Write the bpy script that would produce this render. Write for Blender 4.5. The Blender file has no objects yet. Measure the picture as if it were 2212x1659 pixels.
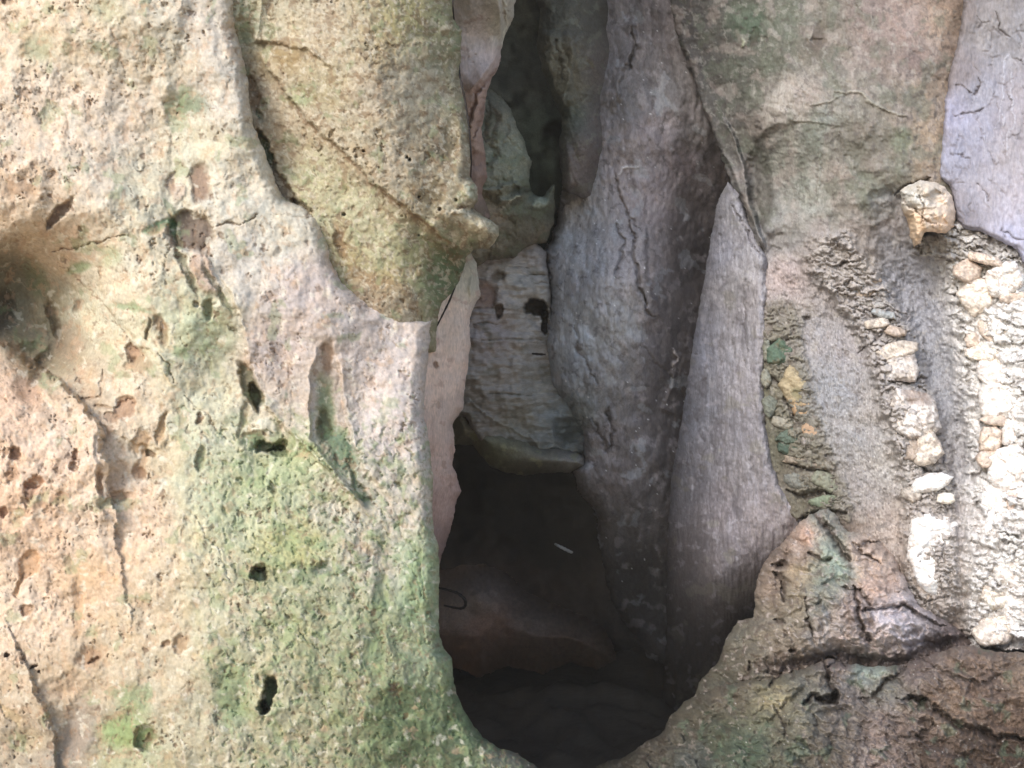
import bpy, math
import numpy as np

# ------------------------------------------------------------------ noise
F = 1703.0; CU = 1106.0; CV = 829.5; CAMZ = 1.55
def _h(ix, iy, seed):
    h = (ix.astype(np.int64)*374761393 + iy.astype(np.int64)*668265263 + seed*2246822519) & 0xFFFFFFFF
    h = ((h ^ (h >> 13))*1274126177) & 0xFFFFFFFF
    h = ((h ^ (h >> 15))*2246822519) & 0xFFFFFFFF
    h = h ^ (h >> 16)
    return (h & 0xFFFFFF)/float(0xFFFFFF)
def perlin(x, y, seed=0):
    x0 = np.floor(x); y0 = np.floor(y); fx = x-x0; fy = y-y0
    def g(dx, dy):
        a = _h(x0+dx, y0+dy, seed)*6.2831853
        return np.cos(a)*(fx-dx) + np.sin(a)*(fy-dy)
    sx = fx*fx*fx*(fx*(fx*6-15)+10); sy = fy*fy*fy*(fy*(fy*6-15)+10)
    a = g(0,0)*(1-sx)+g(1,0)*sx; b = g(0,1)*(1-sx)+g(1,1)*sx
    return (a*(1-sy)+b*sy)*1.5
def fbm(x, y, oct=4, seed=0, gain=.5):
    r = 0; a = 1; t = 0
    for i in range(oct):
        r = r + a*perlin(x, y, seed+i*17); t += a; a *= gain; x = x*2.03+11.3; y = y*2.03+5.7
    return r/t*1.35
def ridged(x, y, oct=4, seed=0, gain=.5):
    r = 0; a = 1; t = 0
    for i in range(oct):
        n = 1-np.abs(perlin(x, y, seed+i*13))*1.8
        r = r + a*n*n; t += a; a *= gain; x = x*2.1+3.1; y = y*2.1+9.2
    return r/t
def worley(x, y, seed=0):
    x0 = np.floor(x); y0 = np.floor(y)
    f1 = np.full(x.shape, 9.); f2 = f1.copy(); idv = np.zeros(x.shape)
    for dx in (-1,0,1):
        for dy in (-1,0,1):
            cx = x0+dx; cy = y0+dy
            px = cx+_h(cx,cy,seed); py = cy+_h(cx,cy,seed+7)
            d = np.hypot(px-x, py-y); idc = _h(cx,cy,seed+19)
            n = d < f1
            f2 = np.where(n, f1, np.minimum(f2, d)); idv = np.where(n, idc, idv); f1 = np.where(n, d, f1)
    return f1, f2, idv
def ss(a, b, x):
    t = np.clip((x-a)/(b-a), 0, 1); return t*t*(3-2*t)

# ------------------------------------------------------------------ fields
def lin(c):
    c = np.asarray(c, float)/255.
    return np.where(c < .04045, c/12.92, ((c+.055)/1.055)**2.4)
def tps(pts, U, V):
    p = np.array(pts, float); n = len(p); P = p[:,:2]/500.
    def k(r2): return np.where(r2 > 1e-12, r2*np.log(r2+1e-12), 0)
    d2 = ((P[:,None]-P[None])**2).sum(-1)
    A = np.zeros((n+3,n+3)); A[:n,:n] = k(d2)+np.eye(n)*1e-3; A[:n,n] = 1; A[:n,n+1:] = P; A[n,:n] = 1; A[n+1:,:n] = P.T
    w = np.linalg.solve(A, np.concatenate([p[:,2], [0,0,0]]))
    # clamp evaluation to a margin round the picture so the far sheet stays level
    uu = np.clip(U, -260, 2480)/500.; vv = np.clip(V, -260, 1920)/500.
    r = w[n] + w[n+1]*uu + w[n+2]*vv
    for i in range(n): r = r + w[i]*k((uu-P[i,0])**2+(vv-P[i,1])**2)
    return r
def idw(pts, U, V, eps=35., pw=2.2):
    num = 0; den = 0
    for u, v, c in pts:
        w = 1/(((U-u)**2+(V-v)**2+eps*eps)/1e4)**2
        num = num + w[...,None]*lin(c); den = den + w
    return num/den[...,None]
def seg(U, V, a, b):
    ax, ay = a; bx, by = b; dx, dy = bx-ax, by-ay
    t = np.clip(((U-ax)*dx+(V-ay)*dy)/(dx*dx+dy*dy+1e-9), 0, 1)
    d = np.hypot(U-(ax+t*dx), V-(ay+t*dy)); s = (V-ay)*dx-(U-ax)*dy
    return d, s, t
def pdist(U, V, pts):
    """distance to an open polyline, signed side (+ is right of the travel direction), position 0..1"""
    best = np.full(U.shape, 1e9); sg = np.ones(U.shape); pos = np.zeros(U.shape); n = len(pts)-1
    for i in range(n):
        d, s, t = seg(U, V, pts[i], pts[i+1]); m = d < best
        best = np.where(m, d, best); sg = np.where(m, np.sign(s), sg); pos = np.where(m, (i+t)/n, pos)
    return best, sg, pos
def polysd(U, V, poly):
    best = np.full(U.shape, 1e9); ins = np.zeros(U.shape, bool); n = len(poly)
    for i in range(n):
        a = poly[i]; b = poly[(i+1) % n]
        d, s, t = seg(U, V, a, b); best = np.minimum(best, d)
        if a[1] != b[1]:
            c = ((a[1] > V) != (b[1] > V)) & (U < (b[0]-a[0])*(V-a[1])/(b[1]-a[1])+a[0]); ins ^= c
    return np.where(ins, best, -best)

class Field:
    """relief and colour over a patch of rock, in tracing units"""
    def __init__(s, U, V, seed):
        s.U, s.V, s.seed = U, V, seed
        s.d = np.zeros(U.shape); s.c = None
        s.wu = U + 9*fbm(U/38, V/38, 3, seed+901) + 2.4*fbm(U/8, V/8, 2, seed+903)
        s.wv = V + 9*fbm(U/38, V/38, 3, seed+911) + 2.4*fbm(U/8, V/8, 2, seed+913)
    def mixc(s, m, col, k=1.):
        m = np.clip(m*k, 0, 1)[...,None]; s.c = s.c*(1-m) + lin(col)*s.Lc*m
    def blob(s, u, v, ru, rv, rot=0, dep=0, col=None, k=1., soft=.35, raw=False):
        a = math.radians(rot); x = (s.U if raw else s.wu)-u; y = (s.V if raw else s.wv)-v
        e = np.hypot((x*math.cos(a)+y*math.sin(a))/ru, (-x*math.sin(a)+y*math.cos(a))/rv)
        m = 1-ss(1-soft, 1+soft, e)
        s.d += .62*dep*m
        if col is not None: s.mixc(m, col, k*.88)
        return m
    def crack(s, pts, w, dep, col=None, k=1., taper=True, jit=1.):
        du, _, p = pdist(s.U+(s.wu-s.U)*jit, s.V+(s.wv-s.V)*jit, pts)
        ww = w*(np.sqrt(np.clip(4*p*(1-p), 0, 1))*.85+.15 if taper else 1)
        ww = ww*(.75+.5*fbm(s.U/15, s.V/15, 2, s.seed+77))+.01
        m = np.exp(-(du/ww)**2)
        s.d += .6*dep*m
        if col is not None: s.mixc(m, col, k*.85)
        return m
    def step(s, pts, amp, fall, w=2.5, jit=.7, fade=True):
        """the right-hand side of the line stands proud by amp and falls back over a distance"""
        du, sg, p = pdist(s.U+(s.wu-s.U)*jit, s.V+(s.wv-s.V)*jit, pts)
        x = du*sg; m = ss(-w, w, x)*np.exp(-np.maximum(x, 0)/fall)
        if fade: m = m*ss(0, .12, p)*(1-ss(.88, 1, p))
        else: m = m
        s.d -= amp*m
        return m

def axis(lo, hi, step, flo, fhi):
    a = max(lo, flo); b = min(hi, fhi)
    c = list(np.arange(a, b+step, step))
    g = step
    while c[0] > lo: g *= 1.25; c.insert(0, max(lo, c[0]-g))
    g = step
    while c[-1] < hi: g *= 1.25; c.append(min(hi, c[-1]+g))
    return np.array(c)

def meshify(name, verts, faces, cols, mat):
    me = bpy.data.meshes.new(name)
    me.vertices.add(len(verts)); me.vertices.foreach_set('co', verts.astype(np.float32).ravel())
    me.loops.add(faces.size); me.loops.foreach_set('vertex_index', faces.astype(np.int32).ravel())
    me.polygons.add(len(faces)); k = faces.shape[1]
    me.polygons.foreach_set('loop_start', np.arange(0, faces.size, k, dtype=np.int32))
    me.polygons.foreach_set('loop_total', np.full(len(faces), k, dtype=np.int32))
    me.polygons.foreach_set('use_smooth', np.ones(len(faces), bool))
    me.update(calc_edges=True)
    if cols is not None:
        at = me.color_attributes.new('Col', 'FLOAT_COLOR', 'POINT')
        at.data.foreach_set('color', np.concatenate([cols, np.ones((len(cols),1))], 1).astype(np.float32).ravel())
    me.materials.append(mat)
    o = bpy.data.objects.new(name, me); bpy.context.scene.collection.objects.link(o)
    return o
def tag(o, label=None, cat=None, group=None, kind=None, parent=None):
    if label: o['label'] = label
    if cat: o['category'] = cat
    if group: o['group'] = group
    if kind: o['kind'] = kind
    if parent: o.parent = parent
    return o
def world(u, v, d):
    return np.stack([d*(u-CU)/F, d, CAMZ+d*(CV-v)/F], -1)

LAV = (.985,1.0,1.01)
HUE = {11:(.78,(1,.99,.995)), 12:(.9,(1,1,1)), 13:(.72,(1,1,.99)), 14:(.65,(1,1,1)), 15:(.8,(1.01,1,.98)), 16:(.6,(1,.98,.9)), 17:(.7,(.98,1,.98)), 18:(.7,(1,1,.96)), 19:(.65,(1,1,1)),
       20:(.8,(1,.98,.9)), 21:(.6,(1,.98,.92)), 22:(.8,(1,.99,1.02)), 23:(.72,LAV), 24:(.95,(.98,.99,1.05)), 25:(.7,(1.02,.98,1)), 26:(.66,(1.03,.98,.98)), 27:(.8,(1,1,1)), 28:(.7,(1,.97,.9))}
def flecks(f, amt=.4, su=2.5, sv=6., dep=.0015, seed=0, where=1.):
    n = perlin(f.U/su+.4*perlin(f.U/9, f.V/9, 3), f.V/sv, f.seed+seed+400)+.6*perlin(f.U/(su*.5), f.V/(sv*.5), f.seed+seed+403)+.35*perlin(f.U/(su*3), f.V/(sv*2.5), f.seed+seed+405)
    lo = ss(.35, .8, -n)*where; hi = ss(.35, .8, n)*where; f.d += dep*(lo-hi); f.c = f.c*(1-.55*amt*lo+.6*amt*hi)[...,None]
HUE.update({40+k*3:(.62 if k > 41 else .8, (1,1,1)) for k in range(70)})
def rock(name, outline, fn, mat, step=2.2, R=30, ed=.05, skirt=.3, en=2.5, seed=1, Lc=.8, **tags):
    xs = [p[0] for p in outline]; ys = [p[1] for p in outline]; band = step*4.2
    u = axis(min(xs)-band, max(xs)+band, step, -30, 2242); v = axis(min(ys)-band, max(ys)+band, step, -30, 1689)
    U, V = np.meshgrid(u, v)
    sd = polysd(U, V, outline) + en*fbm(U/26, V/26, 3, seed+333) + .35*en*fbm(U/7, V/7, 2, seed+335)
    f = Field(U, V, seed); f.Lc = 1/Lc; f.sd = sd
    fn(f)
    i = np.clip(sd/R, 0, 1); f.d = f.d + ed*(1-np.sqrt(np.clip(1-(1-i)**2, 0, 1)))
    gv, gu = np.gradient(sd, v, u); gl = np.hypot(gu, gv)+1e-6
    out = np.maximum(-sd, 0)
    U2 = U+gu/gl*out; V2 = V+gv/gl*out
    f.d = f.d + skirt*(out/band)**1.6
    keep = sd > -band
    k4 = keep[:-1,:-1] & keep[1:,:-1] & keep[:-1,1:] & keep[1:,1:]
    idx = np.arange(U.size).reshape(U.shape)
    q = np.stack([idx[:-1,:-1][k4], idx[1:,:-1][k4], idx[1:,1:][k4], idx[:-1,1:][k4]], -1)
    used = np.unique(q); re = np.full(U.size, -1); re[used] = np.arange(len(used)); q = re[q]
    P = world(U2, V2, f.d).reshape(-1, 3)[used]; C = f.c.reshape(-1, 3)[used]
    sat, tint = HUE.get(seed, (.8, (1,1,1))); y = (C*[.3,.6,.1]).sum(1, keepdims=True); C = np.clip((y+(C-y)*sat)*np.array(tint), .004, .85)
    o = meshify(name, P, q, C, mat)
    if 'loc' not in tags or True:
        c = P.mean(0); me = o.data                      # origin at the middle of the rock
        me.vertices.foreach_set('co', (P-c).astype(np.float32).ravel()); me.update(); o.location = c
    return tag(o, **tags)

# ------------------------------------------------------------------ materials
def rockmat(name, rough=.9, spec=.25, fine=170., bump=.35, amt=.22, streak=(1,1,1), tint=(.9,.8,.66)):
    m = bpy.data.materials.new(name); m.use_nodes = True; nt = m.node_tree; N = nt.nodes; L = nt.links
    b = N['Principled BSDF']; b.inputs['Roughness'].default_value = rough; b.inputs['Specular IOR Level'].default_value = spec
    at = N.new('ShaderNodeAttribute'); at.attribute_name = 'Col'
    g = N.new('ShaderNodeNewGeometry'); mp = N.new('ShaderNodeMapping'); mp.inputs['Scale'].default_value = streak
    L.new(g.outputs['Position'], mp.inputs['Vector'])
    n1 = N.new('ShaderNodeTexNoise'); n1.inputs['Scale'].default_value = fine; n1.inputs['Detail'].default_value = 5; n1.inputs['Roughness'].default_value = .65
    n2 = N.new('ShaderNodeTexNoise'); n2.inputs['Scale'].default_value = fine*.28; n2.inputs['Detail'].default_value = 6
    L.new(mp.outputs[0], n1.inputs['Vector']); L.new(mp.outputs[0], n2.inputs['Vector'])
    r1 = N.new('ShaderNodeMapRange'); r1.inputs[1].default_value = .3; r1.inputs[2].default_value = .7
    r1.inputs[3].default_value = 1-amt; r1.inputs[4].default_value = 1+amt
    L.new(n1.outputs['Fac'], r1.inputs[0])
    mul = N.new('ShaderNodeVectorMath'); mul.operation = 'SCALE'
    L.new(at.outputs['Color'], mul.inputs[0]); L.new(r1.outputs[0], mul.inputs['Scale'])
    mx = N.new('ShaderNodeMix'); mx.data_type = 'RGBA'; mx.blend_type = 'MULTIPLY'
    r2 = N.new('ShaderNodeMapRange'); r2.inputs[1].default_value = .5; r2.inputs[2].default_value = .72; r2.inputs[4].default_value = .55
    L.new(n2.outputs['Fac'], r2.inputs[0]); L.new(r2.outputs[0], mx.inputs['Factor'])
    L.new(mul.outputs[0], mx.inputs['A']); mx.inputs['B'].default_value = (*tint, 1)
    L.new(mx.outputs['Result'], b.inputs['Base Color'])
    bp = N.new('ShaderNodeBump'); bp.inputs['Strength'].default_value = bump; bp.inputs['Distance'].default_value = .0016
    L.new(n1.outputs['Fac'], bp.inputs['Height']); L.new(bp.outputs[0], b.inputs['Normal'])
    return m
M_lime = rockmat('pale limestone', streak=(1,1,.75), amt=.17, bump=.22)
M_grey = rockmat('grey limestone', tint=(.78,.76,.78), streak=(1,1,.35), amt=.2, bump=.3)
M_stone = rockmat('white stone', tint=(.82,.74,.66), amt=.16)
M_damp = rockmat('damp dark limestone', rough=.88, tint=(.8,.78,.8), amt=.2, bump=.5)
M_strat = rockmat('layered limestone', tint=(.8,.77,.72), streak=(.25,.6,1.4), amt=.15)

# ------------------------------------------------------------------ shared surface recipes
def pitted(f, dens=0., size=1., deep=.0045, col=(130,95,60), k=.75, warm=0):
    U, V = f.wu, f.wv; s = f.seed
    big = fbm(f.U/120, f.V/150, 3, s+5)
    n = perlin(U/(6.2*size), V/(7.6*size), s+21)+.5*perlin(U/(3*size), V/(3.6*size), s+23)
    p1 = ss(.64-.24*big-dens, .86-.24*big-dens, n)
    f1, f2, i = worley(f.U/(23*size)+.25*perlin(f.U/9,f.V/9,s), f.V/(27*size)+.25*perlin(f.U/9,f.V/9,s+1), s+31)
    r = np.where(i < .3+.4*big, .07+.30*_h(i*9973, i*577, s)**2, 0)
    p2 = 1-ss(.65, 1.05, f1/(r+1e-3))
    p = np.maximum(p1*.75, p2)
    p = p*ss(-2, 9, f.sd)*(.25+.75*ss(-.22, .3, fbm(f.U/95, f.V/120, 4, s+41)+.15*dens))
    f.d += .6*deep*size*p
    f.mixc(p, col, k*.64)
    return p
def lumps(f, a1=.018, a2=.006, a3=.0022, s1=150, s2=42, s3=12, ax=1., ay=1.):
    U, V, s = f.U/ax, f.V/ay, f.seed
    f.d += .85*a1*fbm(U/s1, V/s1, 3, s+51) + .65*a2*fbm(U/s2, V/s2, 3, s+53) + .5*a3*fbm(U/s3, V/s3, 3, s+57)
def mottle(f, amt=.16, hue=.06, s1=60, s2=9, ax=1., ay=1.):
    U, V, s = f.U/ax, f.V/ay, f.seed
    n = amt*(.55*fbm(U/s1, V/s1, 3, s+61)+.75*fbm(U/s2, V/s2, 3, s+63))
    h = hue*fbm(U/s1*1.3, V/s1*1.3, 4, s+67)
    f.c = f.c*(1+n)[...,None]*np.stack([1+h, 1+0*h, 1-1.3*h], -1)
def patches(f, col, thr, sc, k=.6, seed=0, soft=.14):
    n = fbm(f.wu/sc, f.wv/sc, 4, f.seed+seed)
    m = ss(thr, thr+soft, n); f.mixc(m, col, k); return m

# ================================================================== LEFT WALL
A_out = [(-1500,-1100),(512,-1100),(511,0),(508,60),(520,100),(535,170),(540,230),(550,280),(573,330),(597,395),(612,428),(650,445),(682,465),
 (700,490),(712,530),(716,565),(740,612),(775,640),(800,660),(850,668),(900,680),(936,690),(926,760),(918,830),(916,900),(928,960),(936,1040),
 (933,1100),(938,1150),(947,1184),(950,1235),(946,1309),(951,1380),(961,1405),(974,1423),(978,1454),(986,1498),(1008,1548),(1042,1592),
 (1079,1616),(1116,1627),(1160,1659),(1230,1700),(1300,2300),(-1500,2300)]
def fA(f):
    U, V = f.U, f.V
    f.d = tps([(-200,-200,1.55),(0,0,1.52),(250,0,1.5),(500,0,1.56),(120,250,1.52),(350,300,1.58),(480,250,1.53),(560,400,1.56),(200,420,1.47),
      (450,480,1.53),(650,560,1.56),(900,700,1.65),(700,700,1.54),(520,640,1.53),(860,850,1.585),(760,850,1.58),(300,620,1.5),(30,500,1.5),
      (60,600,1.66),(110,730,1.66),(200,760,1.57),(330,800,1.5),(480,800,1.54),(300,1000,1.47),(500,1000,1.49),(640,1000,1.52),(880,1050,1.55),(180,1200,1.44),
      (400,1250,1.42),(650,1300,1.44),(900,1300,1.5),(300,1500,1.4),(600,1500,1.4),(850,1500,1.46),(1000,1600,1.52),(160,1600,1.42),(0,1300,1.42),(0,850,1.47),(60,1050,1.42),(-100,1000,1.42),(-300,1700,1.4),(1150,1750,1.5)], U, V)
    P = [(50,50,(228,205,170)),(200,60,(224,206,172)),(350,100,(214,202,172)),(450,60,(216,202,180)),(480,200,(206,196,176)),(100,250,(230,206,174)),
     (250,250,(228,208,180)),(60,400,(222,195,160)),(200,380,(228,208,178)),(300,420,(214,204,170)),(430,330,(212,204,172)),(500,400,(224,214,188)),(600,500,(214,206,182)),
     (540,560,(212,202,184)),(650,620,(208,190,178)),(800,760,(216,198,184)),(860,900,(218,202,190)),(600,750,(206,186,172)),(680,830,(200,182,162)),
     (250,600,(226,212,178)),(130,540,(216,188,152)),(180,680,(212,205,170)),(400,700,(204,204,164)),(330,760,(214,204,164)),(100,650,(165,150,112)),(130,760,(170,156,120)),(180,830,(200,176,140)),(20,620,(160,140,112)),
     (300,850,(224,202,166)),(430,850,(214,208,170)),(150,950,(232,202,168)),(60,1100,(240,198,156)),(30,880,(236,196,158)),(110,1000,(238,204,170)),(100,1180,(238,200,160)),(60,1300,(240,210,174)),(200,1250,(226,190,146)),(280,1100,(228,196,160)),(300,1350,(214,190,150)),(190,1120,(234,208,176)),
     (420,1000,(206,204,164)),(500,1100,(204,204,160)),(600,1060,(196,198,150)),(500,1300,(202,192,152)),(620,1180,(196,192,132)),(700,1300,(182,182,138)),(730,1120,(206,196,168)),(820,1200,(200,188,162)),(880,1100,(210,196,174)),(905,1200,(172,184,140)),(900,1330,(160,174,130)),
     (930,1420,(150,164,124)),(850,1400,(168,168,124)),(840,1550,(118,130,82)),(930,1530,(120,134,90)),(1000,1600,(96,112,78)),(1100,1640,(92,96,84)),(900,1640,(92,104,68)),(740,1500,(164,162,116)),(600,1500,(188,182,138)),
     (640,1620,(176,168,128)),(450,1560,(192,182,146)),(350,1450,(202,186,150)),(250,1620,(184,182,132)),(150,1500,(206,180,142)),(175,1600,(168,150,128)),(500,1420,(196,186,146))]
    f.c = idw(P, f.wu+14*fbm(U/30,V/30,3,5), f.wv+14*fbm(U/30,V/30,3,9))*f.Lc
    lumps(f, .014, .007, .002)
    f.d += .0012*ridged(U/55, V/80, 4, 71)
    mottle(f, .2, .07, 55, 8)
    # the pink pitted skin that overlies the greener rock
    skin = [(470,585),(500,640),(522,690),(532,760),(548,800),(565,870),(598,905),(640,950),(700,1010),(748,1062),(790,1100)]
    m = f.step(skin[::-1], .022, 60, 3)
    # big folds
    f.step([(408,-60),(390,60),(372,130),(358,230),(362,330),(355,400),(358,470)], .009, 45, 13, 1.1)
    f.step([(690,745),(672,800),(668,880),(672,950),(700,990),(760,1060),(800,1110)], .022, 14, 5)
    f.step([(728,760),(738,830),(748,900),(765,960),(790,1020),(850,1080)][::-1], .018, 40, 6)
    f.step([(0,385),(60,345),(110,330),(135,300)], .01, 50, 10, 1.2)
    f.step([(215,640),(260,690),(300,740),(340,780),(385,850)][::-1], .008, 22, 3, 1.2)
    bl = [(-200,640),(-60,700),(0,737),(52,772),(92,802),(140,838),(172,866),(200,900),(218,940),(226,990)]
    m = f.step(bl, .045, 130, 6, 1.3, False); f.blob(70,780,60,9,40,.012,(196,152,114),.6,.5); f.blob(60,840,22,36,-35,.012,(200,152,112),.7,.4)
    f.step([(205,905),(250,935),(300,960),(360,970)][::-1], .008, 30, 6, 1.3)
    f.step([(205,900),(210,1000),(215,1080),(230,1130)], .01, 40, 5, 1.2)
    f.step([(820,1100),(815,1200),(822,1300),(850,1400),(900,1500)], .01, 60, 14, 1.2)
    f.step([(60,1449),(78,1490),(95,1530),(118,1580),(128,1690)], .018, 60, 6, 1.1, False)
    # crevices
    for pts, w, d, c in [([(102,549),(150,538),(195,528),(235,514),(272,506)],2.4,.012,(120,80,50)),([(452,492),(485,486),(515,480),(540,472),(562,464)],2.6,.012,(118,82,56)),
       ([(585,462),(640,468),(700,466)],1.6,.004,(160,140,110)),([(125,560),(150,590),(200,640),(235,662),(270,720),(310,770)],2,.006,(150,120,85)),
       ([(340,760),(362,788),(380,822)],2,.008,(120,100,70)),([(360,545),(362,575),(356,596)],2,.007,(120,105,60)),([(400,860),(450,900),(490,950)],2,.006,(160,140,100)),
       ([(420,1115),(445,1150),(470,1190),(500,1260)],2.2,.006,(130,120,85)),([(600,1310),(640,1350),(670,1400)],2,.006,(120,116,80)),([(855,1115),(870,1160),(890,1180)],2,.005,(150,140,110)),
       ([(908,1216),(914,1260),(908,1290)],2.4,.008,(80,84,56)),([(893,1220),(903,1268),(912,1292)],1.8,.006,(110,116,80)),([(560,1320),(575,1350),(600,1345)],2,.006,(120,116,70)),([(640,940),(690,990),(740,1045),(790,1085)],3,.006,(120,130,100)),
       ([(205,880),(240,878),(285,862)],4,.012,(150,118,84)),([(140,858),(180,862),(215,858),(222,800)],3.5,.01,(158,122,88)),([(815,1180),(820,1240)],2,.004,None)]:
        f.crack(pts, w, d, c, .75)
    # hollows and stains
    f.blob(410,500,50,42,20,.03,(112,88,72),.95,.16); f.blob(432,395,22,40,-10,.012,(140,98,70),.85,.3); f.blob(385,412,12,22,0,-.008,(206,178,150),.8)
    f.blob(373,395,8,22,0,.012,(150,110,80),.7); f.blob(128,462,13,42,45,.026,(124,100,86),.95,.25); f.blob(40,405,40,26,0,.008,(168,126,88),.6,.5)
    f.blob(340,490,34,13,-25,.006,(96,142,88),.9,.3); f.blob(374,500,8,36,-15,.02,(84,122,76),.85); f.blob(405,225,38,30,10,.008,(112,136,88),.85,.6); f.blob(80,105,36,30,0,.003,(150,165,110),.6,.6)
    f.blob(230,22,40,28,0,.002,(170,175,125),.6,.6); f.blob(440,590,22,48,-30,-.014,(206,170,144),.8,.25); f.blob(404,590,8,50,-28,.015,(96,96,60),.8); f.blob(470,625,7,60,-30,.012,(110,110,72),.8)
    f.blob(170,580,28,12,-20,.004,(134,164,102),.8,.5); f.blob(240,555,24,22,0,.002,(160,180,122),.6,.5); f.blob(285,665,40,8,8,.004,(124,156,100),.7,.5); f.blob(75,600,22,40,-20,.01,(112,130,84),.7,.5)
    f.blob(393,760,20,16,0,.003,(110,148,92),.7,.5); f.blob(450,670,12,22,10,.02,(88,84,50),.9,.3); f.blob(425,655,8,9,0,.015,(96,80,52),.9); f.blob(503,710,7,7,0,.014,(110,78,54),.8)
    f.blob(455,720,60,70,0,.0,(168,184,128),.5,.6); f.blob(342,700,14,20,0,.012,(120,80,40),.85,.4); f.blob(322,712,5,22,0,.01,(124,96,54),.8); f.blob(352,722,9,24,0,.01,(146,110,62),.7)
    f.blob(16,640,44,90,0,.035,(126,124,98),.9,.6); f.blob(4,675,26,40,0,.04,(104,90,72),.9,.5); f.blob(90,760,60,52,30,.05,(142,134,100),.6,.6); f.blob(58,750,18,14,0,.015,(104,104,66),.8,.3)
    f.blob(116,690,11,40,-18,.035,(116,96,62),.7,.5); f.blob(145,740,34,44,20,.02,(170,138,110),.5,.6); f.blob(90,790,14,40,30,.035,(120,102,70),.7,.5); f.blob(168,665,10,14,0,.012,(120,92,58),.8)
    f.blob(287,760,14,20,0,.014,(182,132,90),.8,.3); f.blob(295,770,16,22,20,.01,(150,104,64),.4,.3); f.blob(300,790,30,18,0,.008,(176,142,98),.7,.3); f.blob(270,880,22,26,20,.012,(172,124,86),.8,.2); f.blob(240,900,16,12,0,.01,(160,116,80),.7,.3)
    f.blob(305,955,20,30,15,.01,(190,144,86),.85,.22); f.blob(350,925,10,34,18,.012,(172,128,66),.9,.22); f.blob(327,983,12,9,30,.025,(110,92,80),.95,.2); f.blob(310,1000,12,30,10,.01,(186,142,94),.7,.4); f.blob(360,980,40,50,0,.004,(226,190,140),.5,.5)
    f.blob(435,990,12,26,0,.014,(118,126,78),.85,.25); f.blob(432,905,8,12,0,.016,(140,100,64),.9,.2); f.blob(538,830,18,50,-20,.03,(116,112,72),.95,.18); f.blob(553,855,12,30,-20,.05,(92,90,56),.95,.2); f.blob(525,905,8,40,15,.012,(150,134,94),.8,.25)
    f.blob(575,918,30,18,0,-.012,(238,232,204),.8,.3)
    f.blob(585,962,34,11,-8,.05,(58,72,44),.97,.22); f.blob(598,974,20,14,10,.05,(48,60,38),.97,.2); f.blob(545,950,30,14,10,.015,(80,118,72),.85,.4); f.blob(640,975,30,30,0,.002,(182,184,112),.7,.6)
    f.blob(704,880,20,70,-4,.018,(118,142,90),.85,.35); f.blob(700,925,14,40,0,.02,(92,90,50),.9,.35); f.blob(708,775,14,34,0,.016,(166,130,94),.85,.35); f.blob(740,975,26,50,-28,.018,(72,122,84),.9,.35); f.blob(778,1055,10,44,-28,.02,(60,98,68),.9,.35); f.blob(705,1010,6,30,-35,.01,(104,112,88),.6)
    f.blob(556,1246,40,34,20,.006,(150,150,104),.7,.5); f.blob(566,1228,12,10,0,.02,(104,106,66),.8,.3); f.blob(560,1241,19,16,20,.05,(62,66,34),.98,.15); f.blob(572,1470,14,26,-20,.012,(150,156,112),.7,.4); f.blob(580,1500,13,38,14,.07,(50,70,42),.98,.18); f.blob(566,1528,9,14,20,.05,(50,70,42),.95,.2); f.blob(555,1490,20,50,10,-.01,(190,186,134),.6,.3)
    f.blob(500,1490,38,80,0,.006,(112,146,86),.75,.5); f.blob(313,1594,24,26,25,.028,(104,112,56),.95,.25); f.blob(265,1580,50,30,0,.004,(140,168,86),.85,.5); f.blob(290,1520,34,40,0,.004,(134,160,94),.7,.5)
    f.blob(588,1055,9,15,0,.02,(104,86,74),.9,.25); f.blob(600,1020,110,50,-20,.0,(178,190,128),.55,.6); f.blob(500,1060,60,80,0,0,(176,188,134),.4,.7); f.blob(648,1238,60,20,-8,.01,(136,148,104),.8,.4); f.blob(700,1225,22,14,-30,.012,(132,136,126),.8,.3)
    f.blob(640,1180,80,50,-10,0,(178,182,104),.6,.6); f.blob(680,1320,50,14,50,.006,(134,140,104),.6,.5); f.blob(630,1370,60,60,0,0,(164,166,104),.5,.6); f.blob(820,1310,14,60,5,.01,(120,140,96),.75,.5); f.blob(808,1410,24,50,0,.01,(112,136,92),.75,.5)
    f.blob(880,1550,70,80,-20,0,(84,106,64),.6,.6); f.blob(985,1545,26,60,-30,.012,(84,108,62),.7,.5); f.blob(900,1270,30,70,0,0,(140,168,112),.7,.5)
    f.blob(32,980,10,17,0,.02,(146,98,62),.9,.25); f.blob(28,1025,13,30,0,.008,(198,152,112),.8,.3); f.blob(163,980,8,14,0,.018,(158,110,72),.9,.2); f.blob(163,1010,9,14,0,.016,(168,122,80),.9,.2); f.blob(76,1042,20,14,-15,.018,(198,138,92),.95,.18); f.blob(66,1060,12,20,0,.01,(196,142,100),.8,.3); f.blob(140,1075,26,14,0,.008,(208,160,116),.8,.3)
    f.blob(215,1040,8,28,-10,.014,(190,142,96),.85,.3); f.blob(255,1075,40,10,-20,.01,(200,152,104),.7,.3); f.blob(250,1020,36,26,0,.006,(218,178,128),.5,.4); f.blob(302,1020,14,16,0,.012,(172,128,84),.8,.3)
    f.blob(62,1222,20,34,25,.01,(212,160,104),.95,.14); f.blob(42,1265,6,26,25,.008,(206,156,104),.9,.2); f.blob(8,1108,11,13,0,.016,(170,118,80),.9,.2); f.blob(45,1110,22,14,0,.006,(216,168,122),.8,.3); f.blob(90,1100,14,44,0,.004,(220,178,134),.7,.4)
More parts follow.
